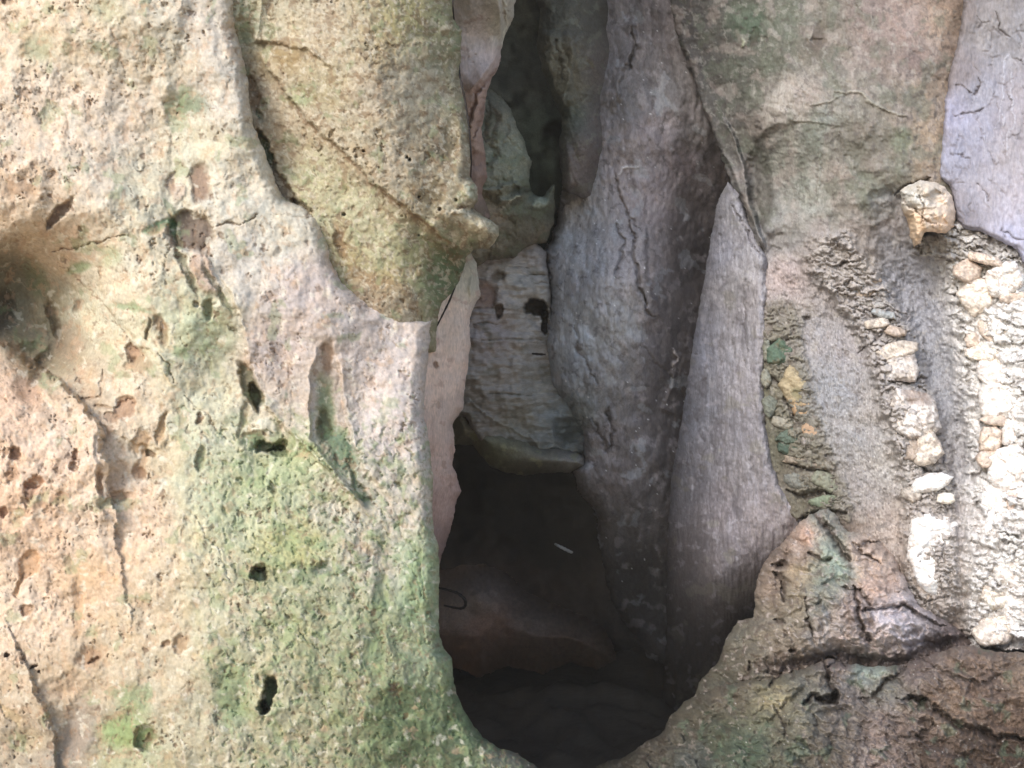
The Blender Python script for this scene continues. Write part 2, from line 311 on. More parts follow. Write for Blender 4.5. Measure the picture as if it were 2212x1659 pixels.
    f.blob(60,1318,10,12,25,.012,(176,128,84),.9,.25); f.blob(17,1412,7,5,20,.02,(90,58,40),.95,.2); f.blob(72,1437,9,5,-25,.02,(110,70,50),.95,.2); f.blob(87,1452,4,5,0,.015,(110,70,50),.95,.2)
    f.blob(170,1310,12,60,0,.006,(206,156,100),.7,.4); f.blob(196,1420,30,22,-10,.012,(172,128,84),.85,.4); f.blob(205,1428,14,5,-15,.015,(122,84,54),.9,.3); f.blob(180,1240,60,30,0,.0,(222,180,126),.6,.6); f.blob(390,1390,14,22,20,.01,(188,152,108),.85,.25); f.blob(355,1392,10,7,-10,.012,(158,120,82),.85,.3)
    f.blob(130,1480,44,20,-20,.012,(206,172,132),.6,.5); f.blob(165,1570,26,80,20,.012,(156,140,122),.6,.6); f.blob(20,1540,40,8,45,.008,(196,166,112),.8,.3); f.blob(60,1600,46,26,0,.006,(206,184,130),.5,.5)
    m1 = patches(f, (150,168,112), .34, 70, .45, 3); patches(f, (206,166,124), .42, 40, .45, 9); patches(f, (244,234,206), .3, 24, .45, 13, .2)
    side = ss(380, 520, U)*ss(820, 960, V)
    n = ss(.12, .4, fbm(f.wu/34, f.wv/34, 4, 88))*side; f.mixc(n, (148,168,106), .55); n = ss(.3, .5, fbm(f.wu/16, f.wv/16, 4, 89))*side; f.mixc(n, (118,136,78), .5); f.d += .004*n
    g = ss(-.02,.22,fbm(f.wu/30,f.wv/36,4,171))*ss(420,560,U)*ss(880,1000,V)*(1-ss(1400,1700,V+0*U)*.3); f.mixc(g, (138,158,108), .18); f.d -= .0015*g; g = ss(.2,.34,fbm(f.wu/14,f.wv/16,4,172))*ss(400,560,U)*ss(860,980,V); f.mixc(g, (98,126,80), .36); f.d -= .0015*g
    west = 1-ss(250, 520, U)*ss(-200, 900, V)
    n = fbm(f.wu/20, f.wv/30, 5, 140, .6); f.mixc(ss(.2,.34,n)*(.2+.8*west), (206,164,122), .45); f.d += .0008*ss(.2,.34,n)
    n = fbm(f.wu/11, f.wv/13, 4, 141, .6); cl = ss(-.1,.3,fbm(f.U/80,f.V/90,3,144)); f.mixc(ss(.24,.36,n)*cl, (164,134,98), .5); f.d += .0014*ss(.24,.36,n)*cl
    n = ridged(f.wu/70, f.wv/95, 4, 143); f.mixc(ss(.78,.95,n), (150,120,90), .3); f.d += .003*ss(.78,.95,n)
    pitted(f, .05, 1., .0034, (118,82,52), 1.)
    pitted(f, -.06, 1.9, .004, (146,106,70), .75)
A = rock('rock_wall', A_out, fA, M_lime, 2.1, 34, .07, .5, 3, 11, 1.2,
  label='cream and green pitted limestone wall filling the left of the cave', cat='rock wall')

# hanging rock
B_out = [(440,-1000),(975,-1000),(977,0),(979,25),(983,42),(996,67),(996,101),(993,141),(995,168),(1003,202),(1009,246),(1014,286),(1018,337),(1014,381),(1031,404),
 (1031,435),(1019,451),(1048,470),(1075,488),(1079,509),(1058,536),(1024,537),(1008,556),(1002,576),(988,613),(970,640),(952,655),(946,697),(940,760),(800,800),(560,560),(440,300)]
def fB(f):
    U, V = f.U, f.V
    f.d = tps([(480,0,1.62),(600,0,1.6),(800,0,1.58),(990,0,1.68),(560,150,1.65),(640,330,1.66),(800,150,1.55),(990,200,1.68),(800,300,1.57),(950,400,1.6),(1050,490,1.62),(720,480,1.64),(850,560,1.64),
      (650,400,1.645),(780,640,1.66),(930,640,1.68),(1000,600,1.76),(560,300,1.66)], U, V)
    f.d -= .03*(1-ss(850,1000,U))
    f.c = idw([(530,40,(164,164,130)),(600,40,(202,188,152)),(700,60,(190,172,140)),(800,60,(184,166,122)),(900,40,(172,160,100)),(970,80,(160,158,108)),(600,140,(178,156,106)),(700,200,(176,162,118)),(640,240,(186,168,136)),(800,200,(186,166,136)),
      (900,200,(188,172,138)),(980,230,(160,150,112)),(850,350,(190,172,142)),(760,300,(184,168,134)),(940,330,(158,140,104)),(900,420,(158,140,102)),(990,430,(164,150,116)),(1050,500,(166,158,124)),(600,300,(176,150,108)),(680,380,(190,182,134)),(750,450,(190,184,138)),(820,520,(186,182,136)),
      (760,560,(184,168,110)),(850,600,(176,162,104)),(900,560,(168,166,106)),(930,620,(134,148,90)),(980,580,(96,118,78)),(800,640,(168,142,112)),(870,650,(172,152,124)),(620,230,(196,178,144)),(570,200,(180,160,128))], f.wu+10*fbm(U/26,V/26,3,5), f.wv+10*fbm(U/26,V/26,3,8))*f.Lc
    lumps(f, .012, .006, .003); mottle(f, .26, .08, 50, 9)
    ridge = [(545,92),(580,150),(620,205),(660,252),(700,292),(735,318),(760,345),(800,390),(850,428),(900,470),(950,508),(985,528)]
    f.step(ridge[::-1], .024, 90, 4, .7)
    du, sg, p = pdist(f.wu, f.wv, ridge)
    f.mixc(np.exp(-((du*sg-0)/9)**2)*(sg > 0)*ss(.1,.2,p), (150,112,74), .7); f.mixc(np.exp(-((du*sg+14)/8)**2)*(.5+.5*ss(-.1,.2,fbm(U/20,V/20,2,4))), (206,184,146), .6)
    f.step([(565,-60),(562,0),(556,60),(548,92)][::-1], .02, 12, 3, .5); f.step([(538,88),(600,92),(650,106),(690,126),(730,160)][::-1], .012, 26, 4, .8)
    f.blob(533,40,17,60,0,.01,(140,150,112),.85,.3); f.blob(560,100,16,14,0,.01,(150,146,116),.8)
    # mossy crack along the left rim
    f.blob(574,320,12,46,-24,.05,(70,104,62),.95,.25); f.blob(610,402,12,50,-33,.04,(136,110,84),.9,.25); f.blob(650,448,10,30,-50,.04,(120,100,74),.9,.3); f.blob(548,200,10,40,-12,.02,(150,112,66),.8,.3); f.blob(560,250,6,12,0,.02,(84,116,76),.8)
    f.step([(1080,500),(1040,528),(1000,540),(950,528),(900,500)], .015, 40, 5, 1.); f.blob(960,590,36,50,0,.03,(92,118,74),.75,.4); f.blob(1000,480,60,14,25,-.014,(184,166,128),.6,.4)
    f.blob(650,205,30,24,0,.002,(150,166,106),.8,.5); f.blob(620,120,40,26,20,.002,(160,130,68),.6,.5); f.blob(820,110,30,60,0,.002,(164,138,80),.55,.5); f.blob(860,40,50,40,0,0,(166,156,86),.6,.6); f.blob(960,120,24,40,0,.004,(134,128,92),.7,.5); f.blob(905,105,26,20,20,-.006,(216,190,146),.7,.3)
    f.blob(975,290,20,40,0,.008,(134,118,80),.8,.3); f.blob(935,415,26,28,0,.008,(132,112,70),.8,.3); f.blob(965,340,14,30,-20,.006,(128,110,78),.7,.4); f.blob(1012,410,18,14,20,-.012,(196,200,166),.8,.3); f.blob(993,458,16,7,0,-.014,(214,204,172),.9,.3); f.blob(1000,447,14,6,0,.012,(120,86,56),.9); f.blob(950,275,8,4,20,-.012,(216,208,176),.9,.3)
    for a in [(905,425,3),(885,345,3.4),(879,340,3),(743,463,4),(950,452,4),(985,432,3),(905,508,2),(786,327,2)]: f.blob(a[0],a[1],a[2],a[2],0,.02,(40,34,22),.97,.3,True)
    f.blob(800,520,60,14,30,.0,(200,196,150),.5,.5); f.blob(790,600,80,16,18,.003,(166,124,76),.6,.4); f.blob(735,520,12,44,-12,.012,(168,126,76),.8,.3)
    patches(f, (146,114,74), .2, 26, .6, 3); patches(f, (206,190,156), .22, 18, .6, 5); patches(f, (136,150,96), .33, 40, .5, 7); patches(f, (128,110,90), .3, 14, .34, 11)
    n = fbm(f.wu/14, f.wv/17, 4, 241, .6); f.mixc(ss(.2,.34,n), (140,112,74), .45); f.d += .0016*ss(.2,.34,n); n = fbm(f.wu/12, f.wv/12, 4, 243, .6); f.mixc(ss(.24,.38,n), (220,206,176), .5)
    pitted(f, .05, .95, .006, (112,84,52), .7); pitted(f, -.08, 1.6, .006, (128,98,62), .6)
rock('hanging_rock', B_out, fB, M_lime, 2.1, 26, .08, .5, 3, 13, 1.2, label='mottled green and brown hanging rock, pointed at its lower end, behind the cream wall', cat='hanging rock')

# pink slabs behind it
def fE(c0, c1):
    def g(f):
        U, V = f.U, f.V
        f.d = tps(c0, U, V); f.c = idw(c1, f.wu, f.wv)*f.Lc
        lumps(f, .012, .008, .003); mottle(f, .12, .05, 40, 8); patches(f, (120,92,80), .35, 30, .5, 3)
        pitted(f, -.16, 1.0, .005, (92,68,56), .7)
    return g
def fE2(f):
    fE([(960,0,2.0),(1060,0,1.95),(1100,100,2.1),(1000,250,2.1),(1050,200,2.05),(1000,450,2.2),(1040,330,2.15)], [(1020,60,(146,132,128)),(1050,130,(150,132,128)),(1090,60,(138,134,118)),(1070,200,(130,104,90)),(1030,230,(132,104,92)),(1020,300,(136,106,88)),(1025,400,(116,88,72)),(1060,480,(84,70,52))])(f)
    f.step([(1075,-40),(1084,40),(1088,80),(1070,130),(1040,170),(1010,205)], .03, 26, 4, .4); f.crack([(1090,120),(1060,170),(1030,200),(1022,240),(1012,275)], 6, .04, (110,78,62), .8)
    f.crack([(1060,180),(1050,230),(1020,300)], 5, .03, (100,72,58), .7); f.crack([(1090,-20),(1092,60),(1084,110)], 2.4, -.015, (176,176,156), .7); f.blob(1028,345,26,20,0,.03,(112,82,66),.8)
E2 = rock('rock_slab', [(930,-1000),(1120,-1000),(1116,-60),(1114,0),(1108,40),(1092,72),(1082,110),(1080,140),(1062,170),(1050,200),(1046,240),(1040,280),(1048,330),(1052,380),(1040,420),(1060,470),(1030,520),(940,560),(930,300)], fE2, M_grey, 2.2, 24, .1, .3, 3, 14, .5,
   label='pinkish grey slab narrowing downward at the top, between hanging rock and dark recess', cat='rock slab')
def fE1(f):
    fE([(900,500,2.0),(1030,600,2.1),(960,700,2.0),(1010,780,2.1),(930,900,1.95),(990,880,2.1),(960,1050,2.05),(940,1200,2.1)], [(1010,580,(128,124,112)),(980,700,(144,128,118)),(950,820,(150,130,118)),(980,900,(132,114,104)),(950,1000,(134,112,102)),(970,1080,(122,98,90)),(950,1180,(98,78,72))])(f)
    f.step([(1029,560),(1012,620),(1010,700),(1000,800)][::-1], .01, 20, 6, .8); f.blob(941,791,6,9,0,.015,(74,52,38),.9,.3); f.blob(1015,600,14,40,0,.0,(116,112,98),.5)
rock('rock_slab', [(880,480),(1010,500),(1016,542),(1029,569),(1034,610),(1037,640),(1022,665),(1015,690),(1016,740),(1012,778),(1004,835),(1002,860),(1000,882),(985,902),(978,916),(982,963),(978,1004),(990,1040),(997,1061),(984,1085),(981,1110),(977,1134),(961,1177),(950,1215),(930,1300),(870,1300),(870,700)], fE1, M_grey, 2.2, 18, .08, .35, 3, 15, .37,
   label='brownish pink slab edge running down behind the cream wall, left of the layered rock', cat='rock slab')

# ================================================================== RECESS
def fF(f):
    U, V = f.U, f.V
    f.d = tps([(1000,200,2.5),(1100,300,2.35),(1150,400,2.4),(1080,450,2.35),(1120,500,2.45),(1180,500,2.6),(1000,550,2.4)], U, V)
    f.c = idw([(1060,260,(92,90,76)),(1100,330,(96,100,84)),(1080,420,(92,94,78)),(1140,400,(84,92,76)),(1060,460,(100,80,62)),(1130,440,(52,56,44)),(1120,500,(70,66,50)),(1170,510,(104,92,72)),(1180,470,(60,64,48)),(1050,520,(90,84,68))], f.wu, f.wv)*f.Lc
    lumps(f, .03, .014, .004, 90, 40, 12); mottle(f, .22, .08, 40, 9)
    f.step([(1000,400),(1060,405),(1110,395),(1140,410),(1120,430),(1060,440)], .04, 20, 4, .8); f.crack([(1095,438),(1110,430),(1128,424)], 2, -.012, (150,150,130), .8); f.blob(1170,435,14,12,-30,-.02,(118,128,112),.7); f.blob(1128,412,24,10,-10,.06,(34,38,28),.8)
    f.step([(1120,400),(1135,350),(1110,290),(1060,220)], .02, 30, 6, .6)
    f.d += .03*(ridged(f.wu/50, f.wv/60, 4, 5)-.5); flecks(f, .35, 4, 5, .002)
    patches(f, (70,78,54), .1, 40, .5, 3); pitted(f, -.1, 1.2, .006, (50,46,32), .6)
rock('boulder', [(960,170),(1050,190),(1070,200),(1098,225),(1112,262),(1130,300),(1146,345),(1143,390),(1150,420),(1172,425),(1196,400),(1200,440),(1196,480),(1180,522),(1140,530),(1110,560),(1060,560),(960,620)], fF, M_damp, 2.4, 30, .16, .4, 4, 16, .42, label='mossy grey-green boulder wedged in the recess, right of the hanging rock', cat='boulder')

def fG(f):
    U, V = f.U, f.V
    f.d = tps([(960,550,2.62),(1180,550,2.72),(1080,650,2.6),(960,900,2.72),(1200,900,2.84),(1100,800,2.7),(1190,740,2.8),(1250,960,2.95),(1000,1000,2.85)], U, V)
    f.c = idw([(1060,540,(114,103,105)),(1140,540,(106,97,95)),(1100,600,(126,119,113)),(1060,640,(112,99,93)),(1150,640,(120,113,107)),(1060,720,(110,99,99)),(1140,740,(112,103,97)),(1080,820,(104,95,89)),(1160,830,(100,95,89)),(1040,900,(96,87,81)),(1120,900,(102,95,85)),(1220,900,(86,93,99)),(1150,960,(86,85,81))], f.wu, f.wv)*f.Lc
    w = V+8*fbm(U/90, V/40, 2, 5); n = fbm(U/170, w/7, 4, 3, .65); f.d += .009*n + .05*fbm(U/60, V/60, 3, 9)+.005*ridged(U/200, w/16, 3, 6)+.006*fbm(U/14,V/12,3,12)
    f.c = f.c*(1+.08*n)[...,None]; mottle(f, .2, .04, 50, 9, 1.4, 1); patches(f, (80,78,70), .2, 40, .5, 5, .3)
    for y, x0, x1 in [(578,1095,1150),(594,1130,1190),(612,1150,1188),(735,1040,1180),(700,1020,1080),(668,1010,1100),(852,1040,1150)]: f.crack([(x0,y),((x0+x1)/2,y-3),(x1,y+2)], 2.2, .03, (60,54,44), .6, True, .3)
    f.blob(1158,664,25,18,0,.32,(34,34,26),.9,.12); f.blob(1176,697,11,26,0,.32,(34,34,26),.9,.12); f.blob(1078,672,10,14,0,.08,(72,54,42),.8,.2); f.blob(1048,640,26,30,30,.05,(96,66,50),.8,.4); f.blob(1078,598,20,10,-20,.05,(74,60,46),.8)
    f.crack([(1010,860),(1050,900),(1110,930),(1180,965),(1250,975)], 5, -.03, (112,106,92), .5); f.blob(1225,930,26,26,0,.08,(60,66,64),.7,.4)
rock('layered_rock', [(940,500),(1075,520),(1110,520),(1150,520),(1180,545),(1184,600),(1192,640),(1190,700),(1280,720),(1300,960),(1260,985),(1200,1000),(1100,1010),(1040,960),(1005,900),(940,900)], fG, M_strat, 2.4, 16, .08, .4, 3, 17, .38,
   label='brownish grey rock face with fine horizontal layers and a dark hole, deep in the recess', cat='layered rock')

def fJ(f):
    U, V = f.U, f.V
    f.d = tps([(1000,900,2.8),(1100,930,2.72),(1200,960,2.72),(1100,1000,2.8),(1250,1010,2.8),(1000,1000,2.95)], U, V)
    f.c = idw([(1040,930,(84,78,64)),(1100,970,(84,80,60)),(1060,980,(84,84,56)),(1180,990,(80,76,66)),(1240,990,(100,96,92)),(1150,1015,(66,62,50))], f.wu, f.wv)*f.Lc
    lumps(f, .02, .012, .004); mottle(f, .16, .05, 40, 10); patches(f, (110,110,70), .25, 30, .4)
rock('rock_ledge', [(1000,880),(1020,905),(1060,925),(1120,945),(1170,965),(1230,972),(1262,985),(1268,1010),(1232,1020),(1180,1022),(1130,1026),(1095,1022),(1062,1008),(1040,985),(1020,960),(980,960),(975,890)], fJ, M_damp, 2.4, 34, .22, .5, 3, 18, .42,
   label='rounded dark olive ledge curving under the layered rock above the black opening', cat='rock ledge')

def fH(f):
    U, V = f.U, f.V
    f.d = tps([(1340,0,2.7),(1500,0,2.5),(1400,200,2.6),(1250,450,2.75),(1350,300,2.6),(1500,300,2.6),(1200,600,2.7),(1300,600,2.55),(1400,600,2.55),(1500,600,2.85),(1300,800,2.6),(1200,800,2.75),(1450,800,2.75),(1300,1000,2.8),(1400,1000,2.75),(1350,1100,2.85),(1380,1300,3.25),(1450,1300,3.15),(1500,900,2.9),(1480,450,2.75)], U, V)
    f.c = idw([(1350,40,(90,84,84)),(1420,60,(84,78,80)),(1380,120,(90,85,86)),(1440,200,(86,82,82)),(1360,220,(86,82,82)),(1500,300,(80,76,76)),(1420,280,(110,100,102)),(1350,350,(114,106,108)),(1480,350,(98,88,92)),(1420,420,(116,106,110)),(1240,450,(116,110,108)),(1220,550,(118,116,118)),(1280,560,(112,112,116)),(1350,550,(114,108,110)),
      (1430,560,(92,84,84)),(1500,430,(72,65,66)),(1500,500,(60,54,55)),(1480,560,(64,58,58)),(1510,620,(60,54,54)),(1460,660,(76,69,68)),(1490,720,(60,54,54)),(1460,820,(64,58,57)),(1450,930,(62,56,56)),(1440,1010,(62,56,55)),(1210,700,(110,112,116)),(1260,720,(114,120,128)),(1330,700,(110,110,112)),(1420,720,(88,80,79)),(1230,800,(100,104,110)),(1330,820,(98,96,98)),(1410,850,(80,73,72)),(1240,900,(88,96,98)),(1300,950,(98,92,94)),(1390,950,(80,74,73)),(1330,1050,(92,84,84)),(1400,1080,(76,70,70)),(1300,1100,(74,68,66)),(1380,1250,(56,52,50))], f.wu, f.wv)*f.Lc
    lumps(f, .03, .016, .006, 120, 40, 13, .8, 1.3); f.d += .012*ridged(U/40, V/90, 4, 8)-.008; mottle(f, .24, .05, 45, 9, .8, 1.3)
    f.step([(1370,30),(1375,100),(1340,160),(1330,250)], .04, 40, 6, .9); f.step([(1392,480),(1398,560),(1400,620),(1420,650),(1440,700)], .035, 50, 4, 1.2); f.step([(1460,760),(1458,790),(1440,860),(1430,900)][::-1], .03, 60, 4, 1)
    for pts, w, d in [([(1330,480),(1345,520),(1340,560),(1328,600)],4,.04),([(1362,480),(1370,560),(1380,610),(1392,660)],5,.05),([(1385,640),(1402,680),(1420,685)],4,.04),([(1280,905),(1295,940),(1310,975),(1320,960)],4,.05),([(1318,880),(1322,930),(1320,975)],4,.06),([(1180,540),(1190,600),(1192,660)],3,.04),
       ([(1365,65),(1368,110),(1360,150)],5,.05),([(1240,700),(1250,760),(1290,830)],4,.02),([(1260,900),(1256,960),(1262,1000)],3,.03),([(1380,740),(1430,790),(1480,860)],3,.02),([(1330,380),(1340,430),(1380,500)],4,.03)]: f.crack(pts, w, d, (58,52,52), .6)
    f.crack([(1334,384),(1344,362),(1362,360),(1380,362)], 3.4, -.015, (176,172,174), .8, True, .3); f.crack([(1332,386),(1338,350)], 2, -.01, (150,144,148), .6)
    f.crack([(1450,750),(1462,775),(1452,800)], 3, -.02, (150,140,138), .6); f.blob(1385,210,12,22,-20,-.01,(128,120,120),.6,.4)
    patches(f, (130,122,124), .22, 36, .35, 3, .3); patches(f, (62,56,56), .3, 18, .5, 7); patches(f, (128,134,140), .3, 50, .3, 15)
    f1, f2, i = worley(U/26, V/26, 4); f.mixc((1-ss(.03,.06,f1))*(i < .16), (225,220,225), .8)  # wet sparkles painted into the colour as white specks
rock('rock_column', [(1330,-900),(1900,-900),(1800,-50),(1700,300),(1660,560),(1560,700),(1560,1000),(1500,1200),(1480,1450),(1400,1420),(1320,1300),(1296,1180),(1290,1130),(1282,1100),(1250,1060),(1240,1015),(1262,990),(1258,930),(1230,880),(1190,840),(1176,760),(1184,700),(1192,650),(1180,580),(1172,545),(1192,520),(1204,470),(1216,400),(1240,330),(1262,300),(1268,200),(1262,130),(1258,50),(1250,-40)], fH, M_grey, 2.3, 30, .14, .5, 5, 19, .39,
   label='broad mauve-grey column of rough rock standing in the middle of the cave', cat='rock column')

def fI(f):
    U, V = f.U, f.V
    f.d = tps([(1100,0,2.7),(1250,0,2.5),(1200,100,2.45),(1290,100,2.58),(1340,60,2.82),(1345,160,2.8),(1325,260,2.78),(1270,300,2.52),(1250,400,2.58),(1305,400,2.8),(1290,440,2.8),(1150,300,2.75),(1220,250,2.6)], U, V)
    f.c = idw([(1200,40,(62,62,56)),(1260,60,(66,64,60)),(1200,130,(92,92,84)),(1225,180,(88,88,80)),(1300,150,(80,74,74)),(1325,150,(88,82,82)),(1290,250,(76,70,70)),(1315,280,(90,82,84)),(1280,350,(80,73,74)),(1290,430,(92,86,88)),(1240,250,(60,66,58)),(1160,60,(58,58,50))], f.wu, f.wv)*f.Lc
    lumps(f, .03, .012, .003, 110, 50, 14, .7, 1.6); mottle(f, .14, .05, 50, 12)
    f.d += .02*(ridged(f.wu/40, f.wv/80, 4, 5)-.5); flecks(f, .3, 3, 6, .002); patches(f, (96,98,88), .2, 30, .4, 3)
    f.step([(1172,60),(1170,110),(1195,190),(1218,240)][::-1], .05, 30, 6, .6); f.step([(1236,60),(1240,120),(1232,180),(1216,240)], .05, 18, 6, .6); f.crack([(1195,80),(1210,120),(1212,170)], 5, .03, (60,60,54), .6)
rock('hanging_rock', [(1150,-900),(1345,-900),(1322,-20),(1326,60),(1345,140),(1335,220),(1312,290),(1300,350),(1298,400),(1296,440),(1276,448),(1250,425),(1216,410),(1208,330),(1214,260),(1198,215),(1172,160),(1160,90),(1168,30),(1140,-40)], fI, M_damp, 2.4, 30, .12, .45, 4, 20, .46,
   label='smooth dark grey rock hanging like a tongue above the middle column', cat='hanging rock')

# back of the cave
def fR(f):
    U, V = f.U, f.V
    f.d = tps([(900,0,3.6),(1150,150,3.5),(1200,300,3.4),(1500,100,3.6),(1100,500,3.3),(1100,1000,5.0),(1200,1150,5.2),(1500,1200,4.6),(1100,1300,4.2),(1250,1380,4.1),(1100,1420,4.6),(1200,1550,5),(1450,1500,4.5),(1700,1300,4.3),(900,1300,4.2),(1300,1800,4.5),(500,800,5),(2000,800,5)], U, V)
    f.c = idw([(1150,100,(70,74,66)),(1190,280,(54,68,58)),(1190,400,(60,76,64)),(1150,150,(70,74,66)),(1100,1100,(32,28,24)),(1200,1180,(32,28,24)),(1000,1150,(36,30,26)),(1050,1280,(60,48,42)),(1150,1300,(58,46,40)),(1100,1360,(62,46,38)),(1250,1350,(56,47,42)),(1200,1500,(46,40,32)),(1400,1300,(72,64,60)),(1450,1500,(48,42,36)),(1280,1120,(34,30,26))], f.wu, f.wv)*f.Lc  # pocket entries near-black: the shade of the hollow put into the colour
    lumps(f, .15, .05, .01, 150, 60, 16); mottle(f, .2, .05, 60, 14)
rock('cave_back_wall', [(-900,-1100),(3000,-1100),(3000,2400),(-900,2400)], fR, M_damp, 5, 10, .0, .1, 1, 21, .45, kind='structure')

# ================================================================== RIGHT WALL
def streak(f, a=.16, s=4., l=22., dep=.003, seed=0):
    n = fbm(f.U/s, f.V/l, 4, f.seed+seed+200, .6); f.d += dep*n; f.c = f.c*(1+a*n)[...,None]
def fK(f):
    U, V = f.U, f.V
    f.d = tps([(1570,420,2.35),(1530,600,2.5),(1600,600,2.28),(1650,600,2.2),(1490,850,2.55),(1570,850,2.3),(1640,850,2.18),(1450,1100,2.65),(1560,1100,2.33),(1690,1100,2.17),(1440,1250,2.85),(1440,1400,3.2),(1540,1250,2.36),(1560,1350,2.6),(1640,1250,2.35),(1620,1340,2.6),(1500,1600,3.8)], U, V)
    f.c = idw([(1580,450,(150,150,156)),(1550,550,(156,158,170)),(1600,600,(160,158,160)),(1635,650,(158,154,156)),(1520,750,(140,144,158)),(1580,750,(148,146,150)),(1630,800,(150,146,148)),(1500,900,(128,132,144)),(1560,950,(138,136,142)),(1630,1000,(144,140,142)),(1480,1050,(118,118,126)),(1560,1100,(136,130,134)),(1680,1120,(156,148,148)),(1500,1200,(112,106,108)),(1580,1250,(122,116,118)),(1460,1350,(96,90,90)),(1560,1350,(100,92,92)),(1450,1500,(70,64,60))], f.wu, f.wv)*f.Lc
    lumps(f, .014, .006, .002, 140, 45, 12, .7, 1.8); streak(f, .17, 3.5, 26, .0035); streak(f, .1, 12, 90, .006, 5); mottle(f, .1, .03, 60, 10, .6, 2)
    flecks(f, .42, 2.3, 7, .0012)
    for a in [(1534,680,6,26),(1522,830,6,22),(1588,1080,7,40),(1560,620,5,16),(1604,720,6,30),(1540,960,5,24)]: f.blob(a[0],a[1],a[2],a[3],4,.006,(104,102,108),.6,.5)
    patches(f, (104,100,104), .18, 34, .4, 3, .3); patches(f, (188,186,194), .24, 26, .35, 7, .3); f.d += .006*fbm(U/22, V/30, 4, 61); patches(f, (140,138,124), .3, 50, .4, 9, .2)
    f.crack([(1584,440),(1600,480),(1625,530),(1650,560)], 3, .02, (84,78,78), .6); pitted(f, -.02, .9, .004, (90,84,84), .8); f.crack([(1612,600),(1606,700),(1612,790)], 3, .01, (100,96,98), .6); f.crack([(1500,880),(1520,960),(1512,1060)], 2.5, .008, (96,92,96), .6)
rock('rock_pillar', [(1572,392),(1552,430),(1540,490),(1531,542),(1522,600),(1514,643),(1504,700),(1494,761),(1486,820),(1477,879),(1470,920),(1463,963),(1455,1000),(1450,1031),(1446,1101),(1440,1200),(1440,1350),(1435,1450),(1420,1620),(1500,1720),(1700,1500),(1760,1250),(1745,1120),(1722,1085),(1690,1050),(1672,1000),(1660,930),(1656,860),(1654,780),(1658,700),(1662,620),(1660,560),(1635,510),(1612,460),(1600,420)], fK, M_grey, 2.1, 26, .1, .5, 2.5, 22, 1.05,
   label='smooth blue-grey pillar of vertically streaked rock beside the black opening', cat='rock pillar')

